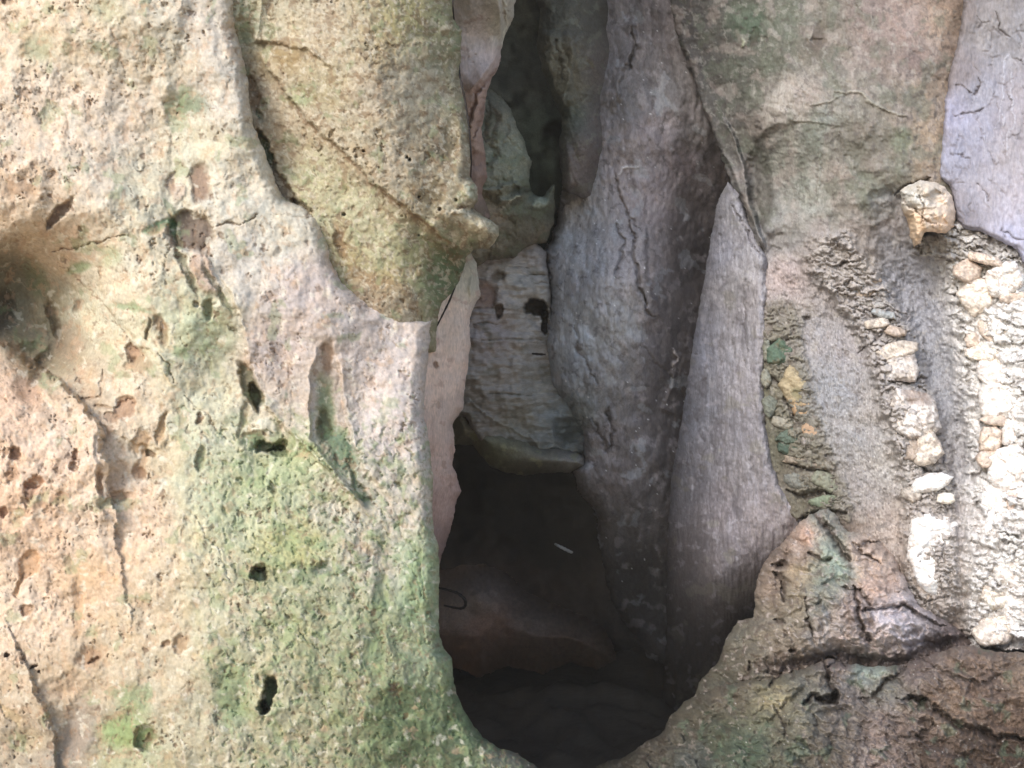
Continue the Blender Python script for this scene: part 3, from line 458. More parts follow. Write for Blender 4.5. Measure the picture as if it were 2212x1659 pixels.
def fL(f):
    U, V = f.U, f.V
    f.d = tps([(1500,-100,2.35),(1500,150,2.45),(1560,350,2.4),(1640,520,2.25),(1620,100,2.25),(1640,350,2.3),(1700,250,2.12),(1800,100,2.1),(1800,300,2.05),(1950,100,2.02),(1950,300,1.98),(2040,100,2.02),(2130,100,2.1),(2200,300,2.08),(1850,480,2.05),(1700,600,2.18),(1800,700,2.12),(1900,560,2.08),(1960,620,2.09),(2020,800,2.04),(2080,950,2.0),(1880,800,2.05),(1980,900,1.97),
      (1700,850,2.16),(1780,950,2.1),(2130,700,1.95),(2180,900,1.86),(2150,1100,1.84),(2000,1150,1.93),(1850,1080,2.05),(1900,1250,1.98),(2200,1350,1.85),(2050,1330,1.93),(1720,1080,2.15),(2600,600,1.7)], U, V)
    f.c = idw([(1490,60,(88,84,84)),(1520,150,(92,88,86)),(1560,60,(100,98,92)),(1620,60,(98,108,92)),(1700,40,(118,120,104)),(1560,250,(100,96,92)),(1600,180,(98,100,88)),(1680,130,(110,112,96)),(1640,300,(116,112,100)),(1600,380,(132,128,128)),(1630,450,(104,98,88)),(1640,520,(150,146,146)),
      (1730,200,(176,162,150)),(1690,240,(184,172,160)),(1780,60,(140,132,118)),(1760,100,(120,112,96)),(1880,50,(152,132,124)),(1960,60,(168,142,132)),(1900,120,(146,128,118)),(1980,130,(150,128,120)),(1850,200,(142,136,124)),(1780,280,(142,146,134)),(1700,340,(160,160,146)),(1850,330,(128,120,106)),(1950,220,(136,128,116)),(1900,300,(130,124,108)),(1960,350,(132,132,114)),(2000,200,(172,148,122)),(2010,280,(190,162,130)),(1990,350,(184,156,128)),(2030,60,(180,150,124)),
      (1750,430,(172,174,162)),(1820,400,(168,152,140)),(1860,420,(136,136,118)),(1900,400,(148,146,130)),(1700,480,(156,154,148)),(1780,500,(170,158,152)),(1860,500,(162,150,142)),(1920,470,(170,156,146)),(1700,600,(184,164,160)),(1780,600,(166,156,154)),(1850,560,(168,156,146)),(1700,700,(150,142,136)),(1780,720,(160,154,156)),(1850,750,(158,150,150)),(1800,850,(150,150,156)),(1840,950,(162,158,158)),(1890,870,(164,156,152)),(1850,1060,(160,152,150)),
      (1920,520,(140,138,142)),(1950,600,(152,152,162)),(1980,680,(158,158,168)),(2010,780,(162,162,168)),(2050,880,(166,164,168)),(2070,1000,(172,166,166)),(2090,1150,(176,166,162)),(2080,1280,(176,162,152)),(1920,1000,(180,172,166)),(1930,1150,(176,158,146)),(1880,1200,(164,144,128)),(1880,1280,(160,136,116)),(1980,1320,(172,148,124)),(2060,1340,(150,130,116)),
      (1670,840,(120,116,92)),(1690,960,(108,104,84)),(1740,1020,(116,106,90)),(1760,1090,(110,104,84)),(1820,1150,(120,100,84)),(2120,600,(206,196,184)),(2170,680,(232,226,220)),(2140,800,(238,230,222)),(2140,700,(214,204,194)),(2160,900,(244,236,230)),(2130,960,(214,204,196)),(2160,1050,(246,238,232)),(2130,1150,(222,210,204)),(2180,1200,(250,244,240)),(2150,1320,(240,226,214)),(2200,760,(244,240,238)),(2150,480,(190,184,190))], f.wu, f.wv, 28)*f.Lc
    lumps(f, .018, .01, .004, 130, 45, 13); mottle(f, .16, .04, 50, 9)
    mid = ss(480, 640, V+80*fbm(U/60, V/60, 2, 6))
    n = fbm(U/4., V/17., 4, 31, .62); f.d += .004*n*mid; f.c = f.c*(1+.2*n*mid)[...,None]; f.c = f.c*(1+.17*mid)[...,None]; flecks(f, .75, 2.7, 6.5, .0028, 0, mid); flecks(f, .3, 4, 5, .001, 9, 1-mid)
    cr = ridged(U/26, V/20, 4, 33); f.d -= .007*(cr-.5)*(.35+.2*mid)
    up = 1-ss(420, 560, V); n = fbm(f.wu/48, f.wv/60, 4, 151); f.mixc(ss(.1,.35,n)*up, (112,120,100), .5); f.mixc(ss(.12,.38,-n)*up, (178,160,150), .45); n = fbm(f.wu/15, f.wv/18, 4, 152, .6); f.mixc(ss(.2,.4,n)*up, (182,178,166), .35); f.mixc(ss(.2,.4,-n)*up, (96,88,78), .35)
    f.step([(1466,60),(1485,130),(1502,180),(1520,240),(1545,300),(1575,360),(1600,420),(1625,480),(1650,545)][::-1], .04, 30, 5, .6); f.step([(1560,240),(1590,300),(1608,360),(1618,420),(1640,500),(1655,540)], .05, 16, 5, .5)
    f.step([(1632,260),(1640,330),(1636,400),(1645,470),(1655,520)][::-1], .03, 50, 8, .8); f.blob(1640,400,22,80,-6,.05,(96,92,80),.5,.5)
    f.step([(1700,120),(1672,190),(1640,235),(1634,262),(1650,300)][::-1], .03, 60, 5, .9); f.blob(1770,80,14,34,15,.01,(112,98,84),.8,.3); f.blob(1762,92,22,10,0,.01,(112,98,84),.7,.3); f.blob(1630,80,8,18,0,.012,(84,66,58),.8); f.blob(1603,90,6,8,0,-.01,(176,184,140),.9,.3)
    f.blob(1860,310,80,46,10,.02,(122,114,100),.6,.5); f.crack([(1800,200),(1850,200),(1890,225),(1920,245),(1960,255)], 5, -.012, (190,184,160), .6); f.crack([(1750,230),(1790,215),(1830,205)], 4, -.008, (182,178,162), .5); f.crack([(1770,330),(1768,380),(1765,430)], 4, -.01, (184,186,168), .6); f.crack([(1640,560),(1670,530),(1690,540)], 3, .01, (80,74,70), .6)
    f.blob(1690,215,26,36,40,-.012,(196,186,174),.6,.4); f.blob(1660,250,22,24,0,-.01,(190,180,168),.6,.4); f.blob(1950,300,22,26,0,.0,(104,128,94),.6,.5); f.blob(1620,50,50,30,0,.0,(84,108,82),.7,.6); f.blob(1880,380,30,10,0,.008,(112,116,96),.7); f.blob(1870,405,50,20,0,.004,(124,130,108),.6,.5)
    f.crack([(2010,380),(1985,390),(1950,398),(1930,425)], 5, .03, (84,70,64), .8)
    f.crack([(1640,1440),(1700,1440),(1745,1428),(1800,1412),(1850,1424),(1900,1430),(1950,1426),(1995,1408),(2040,1392),(2080,1380),(2150,1392),(2212,1394),(2300,1392)], 17, .07, (84,70,62), .8, False)
    # stony bands: the wall itself is lumpy between the bigger cobbles
    for k, (line, wd, col) in enumerate([([(1800,560),(1870,640),(1925,730),(1955,850),(1985,950),(2005,1050),(2015,1290)],58,(208,196,188)),([(1680,690),(1700,800),(1730,920),(1750,1000),(1800,1090)],48,(150,142,122)),([(2110,540),(2150,700),(2160,900),(2170,1100),(2175,1400)],88,(253,248,244)),([(1990,530),(2120,540),(2300,560)],26,(196,188,180))]):  # far right band near-white: blown-out daylight put into its colour
        du, sg, p = pdist(U, V, line); m = 1-ss(wd*.7, wd*1.25, du+14*fbm(U/22,V/22,3,k+60))
        x = f.wu+.35*f.wv; y = f.wv-.25*f.wu; sz = 21 if k < 2 else 30
        x = x+9*fbm(U/17, V/17, 3, k+5); y = y+7*fbm(U/15, V/15, 3, k+8); g1, g2, gi = worley(x/(sz*1.5), y/(sz*.6), 70+k); e = ss(0, .3, g2-g1); rib = (0.035,0.012,0.03,0.01)[k]; f.d -= rib*m + m*e*(.004+.018*gi)*(1 if k != 1 else .7) - .004*m
        f.d += m*.008*fbm(x/13, y/7, 4, 80+k, .6)
        f.mixc(m*(.45+.55*e)*(.45+.55*gi), col, .95); f.mixc(m*(1-e)*ss(-.1,.25,fbm(U/40,V/30,3,k)), (124,106,94), .55)
    # smooth bluish channel between the knob and the white stones
    ch = [(1918,440),(1925,520),(1950,600),(1985,700),(2015,790),(2045,900),(2070,1020),(2085,1200)]
    du, sg, p = pdist(U, V, ch); m = 1-ss(18, 52, du+10*fbm(U/24,V/24,3,3)); m = m*(1-ss(.75,1,p)); f.d += .018*m; f.mixc(m, (150,150,160), .38)
    f.c = f.c*(1+.12*fbm(U/4, V/12, 3, 91)*m)[...,None]; f.d += .006*m*fbm(U/18, V/26, 4, 93)
    patches(f, (200,190,178), .25, 30, .3, 3, .3); patches(f, (104,94,90), .32, 14, .5, 7)
    hole = [(1745,690,8,5),(1770,1160,8,14),(1880,640,10,4)]
    for a in hole: f.blob(a[0],a[1],a[2],a[3],0,.02,(80,66,60),.8)
    for pts, w, d in [([(1800,575),(1815,572),(1838,566)],3.5,.03),([(1846,638),(1870,636),(1895,628)],4,.04),([(1650,740),(1680,736),(1712,732)],3.5,.03),([(1920,825),(1950,820),(2000,818)],4.5,.04),([(1935,935),(1965,940),(1980,936)],4,.03),([(1990,938),(2010,950),(2030,930)],4,.03),
       ([(1990,1012),(2010,1018),(2030,1018)],4,.03),([(1720,1130),(1760,1120),(1800,1150),(1850,1170)],10,.07),([(1800,1135),(1830,1180),(1850,1210)],9,.07),([(1850,1150),(1880,1190),(1905,1210)],5,.04),([(1745,1110),(1790,1105),(1830,1110)],8,.05),([(1960,1260),(2000,1300),(2050,1290)],4,.02),
       ([(1650,800),(1690,830),(1700,880),(1715,910)],6,.03),([(1690,1000),(1740,1010),(1800,1025)],6,.05),([(1700,1060),(1745,1070),(1800,1065)],6,.05),([(1855,760),(1880,745),(1905,720)],3,.02),([(1640,520),(1650,560),(1660,580)],3,.02)]: f.crack(pts, w, d, (78,62,54), .8)
    pitted(f, -.12, 1.0, .005, (104,92,88), .6)
rock('rock_wall', [(1480,-1000),(2900,-1000),(2900,1500),(2400,1500),(2212,1405),(2130,1400),(2050,1395),(1960,1350),(1850,1330),(1780,1270),(1740,1190),(1722,1130),(1700,1095),(1672,1040),(1656,980),(1648,900),(1645,820),(1648,740),(1650,640),(1652,560),(1640,545),(1618,480),(1600,430),(1580,398),(1560,345),(1547,303),(1530,262),(1518,235),(1500,175),(1480,125),(1466,88),(1452,30),(1448,-40)], fL, M_grey, 2.1, 12, .012, .45, 5, 23, 1.3,
   label='grey-green rough cave wall with embedded cobbles on the right of the pillar', cat='rock wall')

def fM(f):
    U, V = f.U, f.V
    f.d = tps([(2040,0,1.98),(2070,200,1.98),(2050,350,1.98),(2150,100,1.96),(2200,300,1.92),(2120,450,1.94),(2212,520,1.88),(2400,200,1.8)], U, V)
    f.c = idw([(2085,40,(146,136,132)),(2070,160,(150,140,138)),(2060,250,(180,178,196)),(2130,60,(170,166,164)),(2180,100,(170,168,170)),(2120,200,(172,172,182)),(2190,220,(182,176,180)),(2100,300,(178,178,192)),(2180,330,(184,178,180)),(2060,350,(172,172,186)),(2120,400,(180,176,182)),(2190,430,(196,190,196)),(2090,460,(158,154,160)),(2180,520,(196,196,214))], f.wu, f.wv)*f.Lc
    lumps(f, .01, .006, .0022, 120, 45, 11, .8, 1.4); streak(f, .1, 5, 16, .002); mottle(f, .12, .03, 40, 8)
    f1, f2, i = worley(f.wu/34, f.wv/58, 5); e = 1-ss(.02,.09,f2-f1); e = e*ss(-.1,.25,fbm(U/60,V/60,2,3)); f.d += .003*e; f.mixc(e, (130,122,124), .4)
    f.c = f.c*(1+.10*(i-.5))[...,None]
    for pts in [[(2176,100),(2170,150),(2160,240),(2150,300)],[(2180,200),(2190,260),(2172,330)],[(2165,240),(2170,300),(2176,340)],[(2185,150),(2183,240)],[(2120,400),(2130,430),(2140,450)],[(2130,290),(2120,340)]]: f.crack(pts, 1.8, -.004, (222,222,232), .7)
    for pts in [[(2066,185),(2090,198),(2110,200)],[(2110,165),(2116,185),(2106,200)],[(2050,332),(2085,335),(2095,345)],[(2110,395),(2128,410),(2135,430)],[(2160,495),(2185,510),(2212,520)],[(2060,250),(2110,240),(2130,230)],[(2150,20),(2152,60),(2190,80)],[(2190,130),(2212,145)]]: f.crack(pts, 2.4, .009, (106,94,90), .7)
    pitted(f, -.25, .9, .003, (120,112,112), .5)
rock('rock_slab', [(2092,-900),(2700,-900),(2700,600),(2280,585),(2212,568),(2196,540),(2160,520),(2120,502),(2080,492),(2064,470),(2060,430),(2050,400),(2030,385),(2028,350),(2036,290),(2042,220),(2052,150),(2068,100),(2078,40),(2084,-40)], fM, M_grey, 2.2, 12, .03, .12, 3, 24, 1.4,
   label='lavender-grey slab netted with fine cracks in the upper right corner', cat='rock slab')

# ---------------------------------------------------------------- lower right ledges
def rough(f):
    U, V = f.U, f.V
    f.d += .045*(ridged(f.wu/120, f.wv/70, 4, f.seed+1)-.5)+.010*(.5-ridged(f.wu/30, f.wv/20, 3, f.seed+3))
    x = f.wu+.4*f.wv; y = f.wv-.35*f.wu
    g1, g2, gi = worley(x/52, y/30, f.seed+8); e = ss(0, .3, g2-g1); f.d -= e*(.002+.013*gi)*ss(-.25, .15, fbm(U/110, V/90, 2, f.seed+4)); f.c = f.c*(.93+.18*gi)[...,None]
    g1, g2, gi = worley(x/17, y/11, f.seed+9); f.d -= ss(0, .3, g2-g1)*.003*gi; f.c = f.c*(.95+.1*gi)[...,None]
    flecks(f, .3, 3.2, 3.2, .0012)
def fP(f):
    U, V = f.U, f.V
    f.d = tps([(1760,1110,2.0),(1700,1200,1.95),(1650,1300,1.95),(1600,1350,2.0),(1720,1300,1.82),(1780,1200,1.86),(1850,1250,1.84),(1850,1350,1.74),(1750,1400,1.76),(1950,1350,1.78),(2000,1400,1.84),(1900,1430,1.82),(1800,1440,1.86),(2100,1450,1.9),(1900,1200,1.92),(1560,1450,2.0),(1650,1450,1.8),(1700,1550,1.85),(1500,1600,1.95)], U, V)
    f.c = idw([(1760,1120,(138,146,132)),(1740,1150,(196,160,134)),(1720,1180,(150,132,116)),(1690,1210,(128,112,98)),(1660,1270,(142,124,104)),(1640,1330,(130,122,102)),(1790,1180,(140,150,132)),(1810,1230,(142,158,136)),(1770,1250,(112,124,108)),(1730,1240,(166,146,108)),(1720,1300,(148,136,108)),(1760,1300,(118,122,110)),(1690,1360,(130,120,100)),
      (1860,1200,(184,160,138)),(1880,1270,(182,154,132)),(1850,1320,(140,122,112)),(1800,1350,(158,148,138)),(1830,1390,(158,142,130)),(1920,1340,(186,178,178)),(1960,1370,(182,174,174)),(1900,1400,(176,156,142)),(1960,1430,(128,112,100)),(1850,1440,(102,86,72)),(2040,1400,(110,94,86)),(1600,1360,(112,110,92)),(1620,1440,(110,104,84)),(1560,1460,(92,90,72)),(1700,1430,(120,106,88))], f.wu, f.wv, 26)*f.Lc
    lumps(f, .016, .01, .005, 90, 36, 12); mottle(f, .22, .07, 36, 8); rough(f)
    for pts, w, d in [([(1760,1110),(1790,1140),(1812,1180),(1835,1210)],12,.08),([(1905,1165),(1850,1180),(1880,1200),(1905,1215)],5,.05),([(1675,1235),(1690,1260),(1692,1300)],10,.07),([(1665,1222),(1690,1225)],8,.06),([(1740,1195),(1770,1205),(1800,1210)],7,.05),([(1820,1270),(1860,1275),(1880,1310)],7,.05),
       ([(1860,1320),(1900,1318),(1950,1310),(1985,1330),(2040,1350)],7,.06),([(1845,1260),(1850,1310),(1862,1360),(1880,1390)],5,.05),([(1700,1405),(1725,1405)],9,.06),([(1672,1340),(1700,1350)],6,.05),([(1740,1290),(1745,1340),(1760,1380)],4,.04),([(1655,1455),(1690,1458)],7,.05),([(1780,1420),(1800,1430),(1812,1450)],9,.07),([(1620,1430),(1600,1480),(1560,1540)],6,.03),([(1700,1440),(1670,1490),(1600,1540)],5,.03)]: f.crack(pts, w, d, (66,52,44), .85)
    f.blob(1688,1218,12,9,0,.05,(60,44,36),.8); f.blob(1930,1340,50,22,20,-.02,(196,190,194),.7,.3); f.blob(1785,1340,8,22,0,-.01,(196,196,190),.6); f.blob(1740,1160,8,24,-30,-.015,(214,176,148),.8,.3); f.blob(1800,1215,20,44,-30,-.012,(148,170,146),.6,.4)
    f.crack([(1640,1440),(1700,1440),(1745,1428),(1800,1412),(1850,1424),(1900,1430),(1950,1426),(1995,1408),(2040,1392),(2080,1380),(2150,1392),(2212,1394),(2300,1392)], 17, .07, (84,70,62), .8, False)
    patches(f, (196,184,172), .28, 15, .5, 3, .2); patches(f, (92,74,62), .26, 16, .5, 7); pitted(f, -.05, 1., .006, (80,62,50), .6)
rock('rock_ledge', [(1760,1105),(1790,1096),(1812,1120),(1830,1150),(1870,1150),(1900,1165),(1935,1200),(1960,1260),(1985,1310),(2030,1335),(2080,1360),(2130,1390),(2150,1440),(2060,1480),(1960,1500),(1850,1520),(1800,1600),(1500,1800),(1420,1800),(1480,1560),(1510,1474),(1551,1430),(1568,1386),(1594,1339),(1628,1336),(1630,1300),(1632,1268),(1648,1218),(1669,1191),(1702,1161),(1729,1127)], fP, M_damp, 2.1, 24, .08, .5, 4, 25, 1.0,
   label='rugged brown and green ledge full of clefts at the right rim of the black opening', cat='rock ledge')

def fQ(f):
    U, V = f.U, f.V
    f.d = tps([(1300,1660,1.95),(1450,1560,1.95),(1550,1500,1.85),(1700,1520,1.66),(1800,1500,1.64),(1850,1450,1.7),(1950,1440,1.66),(2050,1400,1.64),(2150,1420,1.6),(2212,1400,1.62),(1900,1560,1.58),(2050,1500,1.56),(2150,1600,1.5),(2212,1500,1.52),(1650,1650,1.58),(1400,1700,1.85),(1900,1660,1.5),(1600,1900,1.5),(1850,1520,1.66)], U, V)
    f.c = idw([(1330,1650,(84,80,62)),(1420,1600,(88,82,66)),(1500,1560,(92,88,70)),(1580,1500,(110,102,82)),(1560,1600,(84,96,70)),(1620,1620,(78,104,78)),(1500,1640,(86,92,84)),(1650,1560,(106,112,86)),(1700,1560,(118,116,92)),(1680,1640,(104,106,84)),(1670,1520,(148,140,98)),(1750,1500,(120,120,104)),(1780,1620,(108,100,84)),(1830,1560,(124,114,100)),(1850,1500,(128,118,112)),(1870,1450,(146,166,150)),(1820,1440,(130,112,104)),(1900,1480,(130,132,118)),
      (1900,1560,(142,126,116)),(1900,1640,(148,132,122)),(1950,1600,(130,112,98)),(1980,1440,(120,104,96)),(2060,1430,(132,114,98)),(2110,1460,(128,106,88)),(2050,1530,(142,118,92)),(2150,1530,(126,104,86)),(2190,1450,(140,120,98)),(2100,1620,(92,74,58)),(2190,1620,(84,66,50)),(2010,1620,(98,80,66)),(2190,1560,(118,94,72))], f.wu, f.wv, 30)*f.Lc
    lumps(f, .02, .012, .005, 110, 40, 12); mottle(f, .24, .08, 40, 8)
    rg = ss(1780, 1880, U)*ss(1470,1540,V)*(1-ss(1990,2040,U)); x = f.wu+.55*f.wv; y = f.wv-.45*f.wu
    n = fbm(x/40, y/9, 3, 41); f.d += .014*n*rg; f.c = f.c*(1+.2*n*rg)[...,None]
    for pts, w, d in [([(1775,1420),(1790,1460),(1800,1510),(1812,1520)],10,.07),([(1790,1440),(1815,1425),(1824,1440)],8,.06),([(1860,1510),(1890,1500),(1920,1470),(1960,1440)],8,.04),([(1960,1500),(2010,1530),(2080,1570),(2150,1590),(2240,1600)],10,.06),([(1990,1420),(2060,1460),(2120,1480),(2170,1460)],6,.02),
       ([(1735,1520),(1760,1500),(1775,1520)],8,.06),([(1670,1520),(1700,1570),(1690,1600)],4,.02),([(1940,1590),(1990,1590),(2020,1560)],6,.03),([(1650,1455),(1680,1460),(1660,1480)],7,.04),([(1930,1510),(1980,1510),(2040,1530)],5,.03)]: f.crack(pts, w, d, (56,44,36), .85)
    f.blob(1790,1508,26,13,-15,.07,(44,34,28),.95,.25); f.blob(1880,1445,36,12,10,-.01,(160,184,164),.6,.4); f.blob(1675,1515,26,10,-25,-.01,(176,164,112),.6,.4)
    f.step([(1400,1605),(1480,1545),(1560,1500),(1620,1460),(1660,1440)], .02, 50, 10, .8)
    rough(f)
    patches(f, (160,150,134), .3, 16, .5, 3, .2); patches(f, (72,58,46), .28, 20, .5, 7); patches(f, (84,116,84), .33, 50, .45, 15)
    f1, f2, i = worley(U/22, V/22, 4); f.mixc((1-ss(.03,.07,f1))*(i < .18), (226,226,215), .8)  # pale specks in the colour stand in for wet glints
    pitted(f, -.05, 1., .006, (64,50,40), .6)
rock('cave_floor_rock', [(1230,1720),(1262,1680),(1285,1659),(1312,1646),(1362,1629),(1392,1605),(1430,1585),(1450,1548),(1480,1515),(1515,1496),(1560,1480),(1610,1470),(1655,1466),(1700,1455),(1745,1440),(1790,1420),(1830,1432),(1880,1440),(1940,1438),(1990,1420),(2040,1405),(2075,1394),(2100,1394),(2150,1408),(2212,1410),(2300,1405),(2900,1400),(2900,2300),(1230,2300)], fQ, M_damp, 2.1, 22, .09, .5, 4, 26, 1.2,
   label='brown mossy rock mass rising from the bottom right corner below the long crevice', cat='rock')

# ================================================================== COBBLES SET IN THE RIGHT WALL
GRP = {3: 'white stones set in the far right of the cave wall', 2: 'stones set in the middle of the right cave wall', 1: 'small stones set in the wall beside the pillar'}
W = (250,240,232); W2 = (244,230,214); T = (214,194,176)  # whites hold overexposed daylight as well as pale rock
def wall_depth(u, v):
    return float(WD(np.array([[float(u)]]), np.array([[float(v)]]))[0,0])
WDP = [(1700,850,2.16),(1700,600,2.18),(1800,700,2.12),(1880,800,2.05),(1900,560,2.1),(1980,900,1.97),(1780,950,2.1),(2130,700,1.95),(2180,900,1.86),(2150,1100,1.84),(2000,1150,1.93),(1850,1080,2.05),(2200,1350,1.85),(2050,1330,1.93),(1720,1080,2.15),(2020,450,1.98),(1900,1250,1.98)]
def WD(U, V): return tps(WDP, U, V)
stones = [
 (3,2093,586,24,22,0,T,'tan stone, upper left one of the far right stones, under the dark hollow'),(3,2167,604,36,28,-25,W,'large white rounded stone high in the far right cluster'),(3,2126,560,32,9,12,T,'thin flat cream stone topping the far right cluster'),
 (3,2112,640,36,34,10,W2,'cream blocky stone below the upper tan stone'),(3,2186,643,26,9,-8,T,'narrow pale stone wedged between two large white ones'),(3,2182,694,36,32,-10,W,'speckled white stone touching the right edge, second large one down'),
 (3,2127,706,14,17,10,T,'small grey oval stone left of the speckled white stone'),(3,2100,735,14,12,0,T,'small round greyish stone near the smooth channel'),(3,2168,732,36,12,3,T,'low wide pale stone under the speckled white stone'),
 (3,2122,763,36,15,6,W2,'flat cream stone ending in a point toward the channel'),(3,2194,764,26,15,10,W,'flat white stone at the right edge beside the pointed cream one'),(3,2150,800,40,24,8,W,'broad white stone above the tallest white block'),
 (3,2156,862,34,42,0,W,'tall smooth white block, biggest in the cluster'),(3,2206,880,16,46,5,W,'narrow upright white stone cut off by the right edge'),(3,2152,908,26,10,8,T,'small flat grey stone just below the tall white block'),
 (3,2188,932,18,24,20,W,'tilted egg-shaped white stone beside a dark gap'),(3,2140,950,24,24,0,T,'dull beige stone with a rough face, left of the egg-shaped one'),(3,2138,990,24,15,-10,T,'wedge of pale grey stone below the beige one'),
 (3,2184,1018,40,42,0,W,'wide bright white stone low in the cluster, right edge'),(3,2148,1072,24,24,0,W,'white stone half sunk below the wide bright stone'),(3,2200,1090,24,26,0,(215,190,175),'brownish stone stained at its top by the right edge'),
 (3,2164,1140,30,38,10,W,'tall glare-white stone right of the lone oval'),(3,2190,1212,44,44,0,W,'huge glare-white stone near the bottom of the cluster'),(3,2150,1270,26,34,-8,W2,'glare-white stone with a cracked left side, low in the cluster'),
 (3,2196,1306,38,40,0,W,'glare-white block above the long crevice, right edge'),(3,2160,1356,44,24,-15,W2,'cream wedge resting directly on the long crevice'),
 (2,2019,1197,44,88,0,W,'lone tall oval stone, blinding white, in the grey wall'),(2,1979,892,44,50,0,W,'large white stone with a brown upper corner in the middle row'),(2,1948,794,36,28,-5,W,'white stone above the short dark slit in the middle row'),
 (2,1940,756,40,18,-8,W2,'pinkish white cap stone resting on the white one in the middle row'),(2,2004,972,30,32,10,W2,'squarish pale stone right under the large white one'),(2,1966,972,18,20,0,T,'small grey stone at the left of the squarish pale one'),
 (2,2010,1044,38,18,-8,W,'white slab-like stone above the lone oval'),(2,1968,1066,20,14,10,W2,'little cream stone left of the slab-like one'),(2,2044,1078,16,12,0,W2,'little cream stone just above the tip of the lone oval'),
 (2,1870,633,22,10,-8,T,'flat beige flake with a shadowed underside, upper middle row'),(2,1847,597,17,15,0,T,'rounded beige pebble at the top of the middle row'),(2,1886,605,18,8,10,T,'thin beige flake right of the top pebble'),(2,1884,656,24,7,10,(190,185,180),'thin grey flake below the shadowed beige flake'),
 (2,1908,678,24,8,15,(205,212,215),'thin bluish white flake in the middle row'),(2,1894,700,24,10,-10,W2,'cream flake left of the blunt pointed one'),(2,1934,716,22,9,12,T,'blunt pointed flake above the pinkish cap stone'),(2,1811,588,12,20,10,(206,172,156),'salmon pink upright chip at the upper left of the row'),
 (1,1686,762,25,27,-10,(96,128,100),'dark green squarish stone beside the pillar'),(1,1723,849,26,48,-22,(196,172,118),'long ochre and olive leaf-shaped stone beside the pillar'),(1,1750,929,20,15,10,(180,168,160),'grey pink round pebble under the ochre stone'),(1,1753,955,20,13,0,(176,166,158),'grey pink flat pebble touching the round one from below'),
 (1,1692,913,23,12,5,(176,168,146),'small khaki flat stone left of the round pebble'),(1,1706,943,23,15,0,(104,124,104),'moss-green stone below the khaki one'),(1,1708,971,24,11,10,(84,110,90),'darkest green low stone under the moss-green one'),(1,1665,878,15,22,0,(132,138,120),'grey-green upright stone touching the pillar'),
 (1,1656,816,9,17,0,(160,160,140),'narrow pale sliver of stone on the pillar edge'),(1,1723,994,27,8,6,(176,156,130),'thin tan stone above the dark slot'),(1,1728,1040,28,15,15,(140,142,132),'grey angular stone below the dark slot'),(1,1788,1040,28,17,20,(150,152,124),'yellowish grey stone right of the angular one'),
 (1,1778,1006,19,8,0,(160,138,120),'small brown flat stone beside the thin tan one'),(1,1790,1080,42,11,-8,(140,156,118),'long pale green stone lowest beside the pillar'),(1,1657,760,8,20,0,(156,158,138),'thin pale stone between pillar and green stone')]
rng = np.random.RandomState(4); SZ = {1:1.25, 2:1.24, 3:1.34}
for k, (b, u, v, ru, rv, rot, col, lab) in enumerate(stones):
    a = np.linspace(0, 2*math.pi, 10)[:-1]+rng.uniform(-.2,.2,9)+rng.uniform(0,3); pw = .85; r = 1+rng.uniform(-.2,.14,len(a))
    x = np.sign(np.cos(a))*np.abs(np.cos(a))**pw*ru*SZ[b]*r; y = np.sign(np.sin(a))*np.abs(np.sin(a))**pw*rv*SZ[b]*r; t = math.radians(rot)
    out = [(u+p*math.cos(t)-q*math.sin(t), v+p*math.sin(t)+q*math.cos(t)) for p, q in zip(x, y)]
    d0 = wall_depth(u, v); mn = min(ru, rv); tx, ty = rng.uniform(-.25,.25), rng.uniform(-.35,.1)
    def fS(f, d0=d0, mn=mn, u=u, v=v, tx=tx, ty=ty, col=col, k=k, b=b):
        U, V = f.U, f.V; un = d0/F
        f.d = WD(U, V)*.75+d0*.25 - un*mn*.16 - (0,.012,.036,.031)[b] + un*((U-u)*tx+(V-v)*ty)
        f.c = np.ones(U.shape+(3,))*lin(col)*f.Lc*(.76+.28*((k*37)%11)/10 if b > 1 else 1)
        f.d += un*mn*(.22*fbm(U/(mn*1.1), V/(mn*1.1), 3, k*7)+.05*fbm(U/7, V/7, 3, k)); f1, f2, i = worley(f.wu/(mn*.9), f.wv/(mn*.75), k)
        f.d += un*mn*.3*(i-.5)*ss(0,.2,f2-f1); f.mixc(1-ss(.0,.09,f2-f1), tuple(int(c*.62) for c in col), .6*ss(-.1,.2,fbm(U/20,V/20,2,k))[0,0]+.2); f.d -= .0025*ridged(U/16, V/11, 3, k); mottle(f, .22, .05, 26, 7); flecks(f, .35, 3.4, 3.6)
        m = ss(.22,.42, fbm(f.wu/15, f.wv/15, 3, k+5)); f.mixc(m, tuple(int(c*.72) for c in col), .6)
        if b == 1 and k % 2: patches(f, (150,130,90), .2, 16, .5)
        if b > 1 and 'oval' not in lab: patches(f, (168,152,140), .12, 13, .55, 21, .2); patches(f, (132,114,102), .3, 9, .55, 23, .15)
        if 'ochre' in lab: f.mixc(ss(850,885,V), (214,160,96), .8); f.blob(1722,855,12,22,-20,0,(136,134,84),.7)
        if 'brown upper corner' in lab: f.blob(1985,858,34,18,0,.004,(170,146,132),.8,.4)
        pitted(f, -.12, .85, .004, (110,92,80), .65)
    rock('stone', out, fS, M_stone, 2.2, max(9, mn*.6), d0/F*mn*.55+.005, .09, 2.6, 40+k*3, {1:1.3,2:1.3 if 'oval' not in lab else .82,3:.84}[b], label=lab, cat='stone', group=GRP[b])

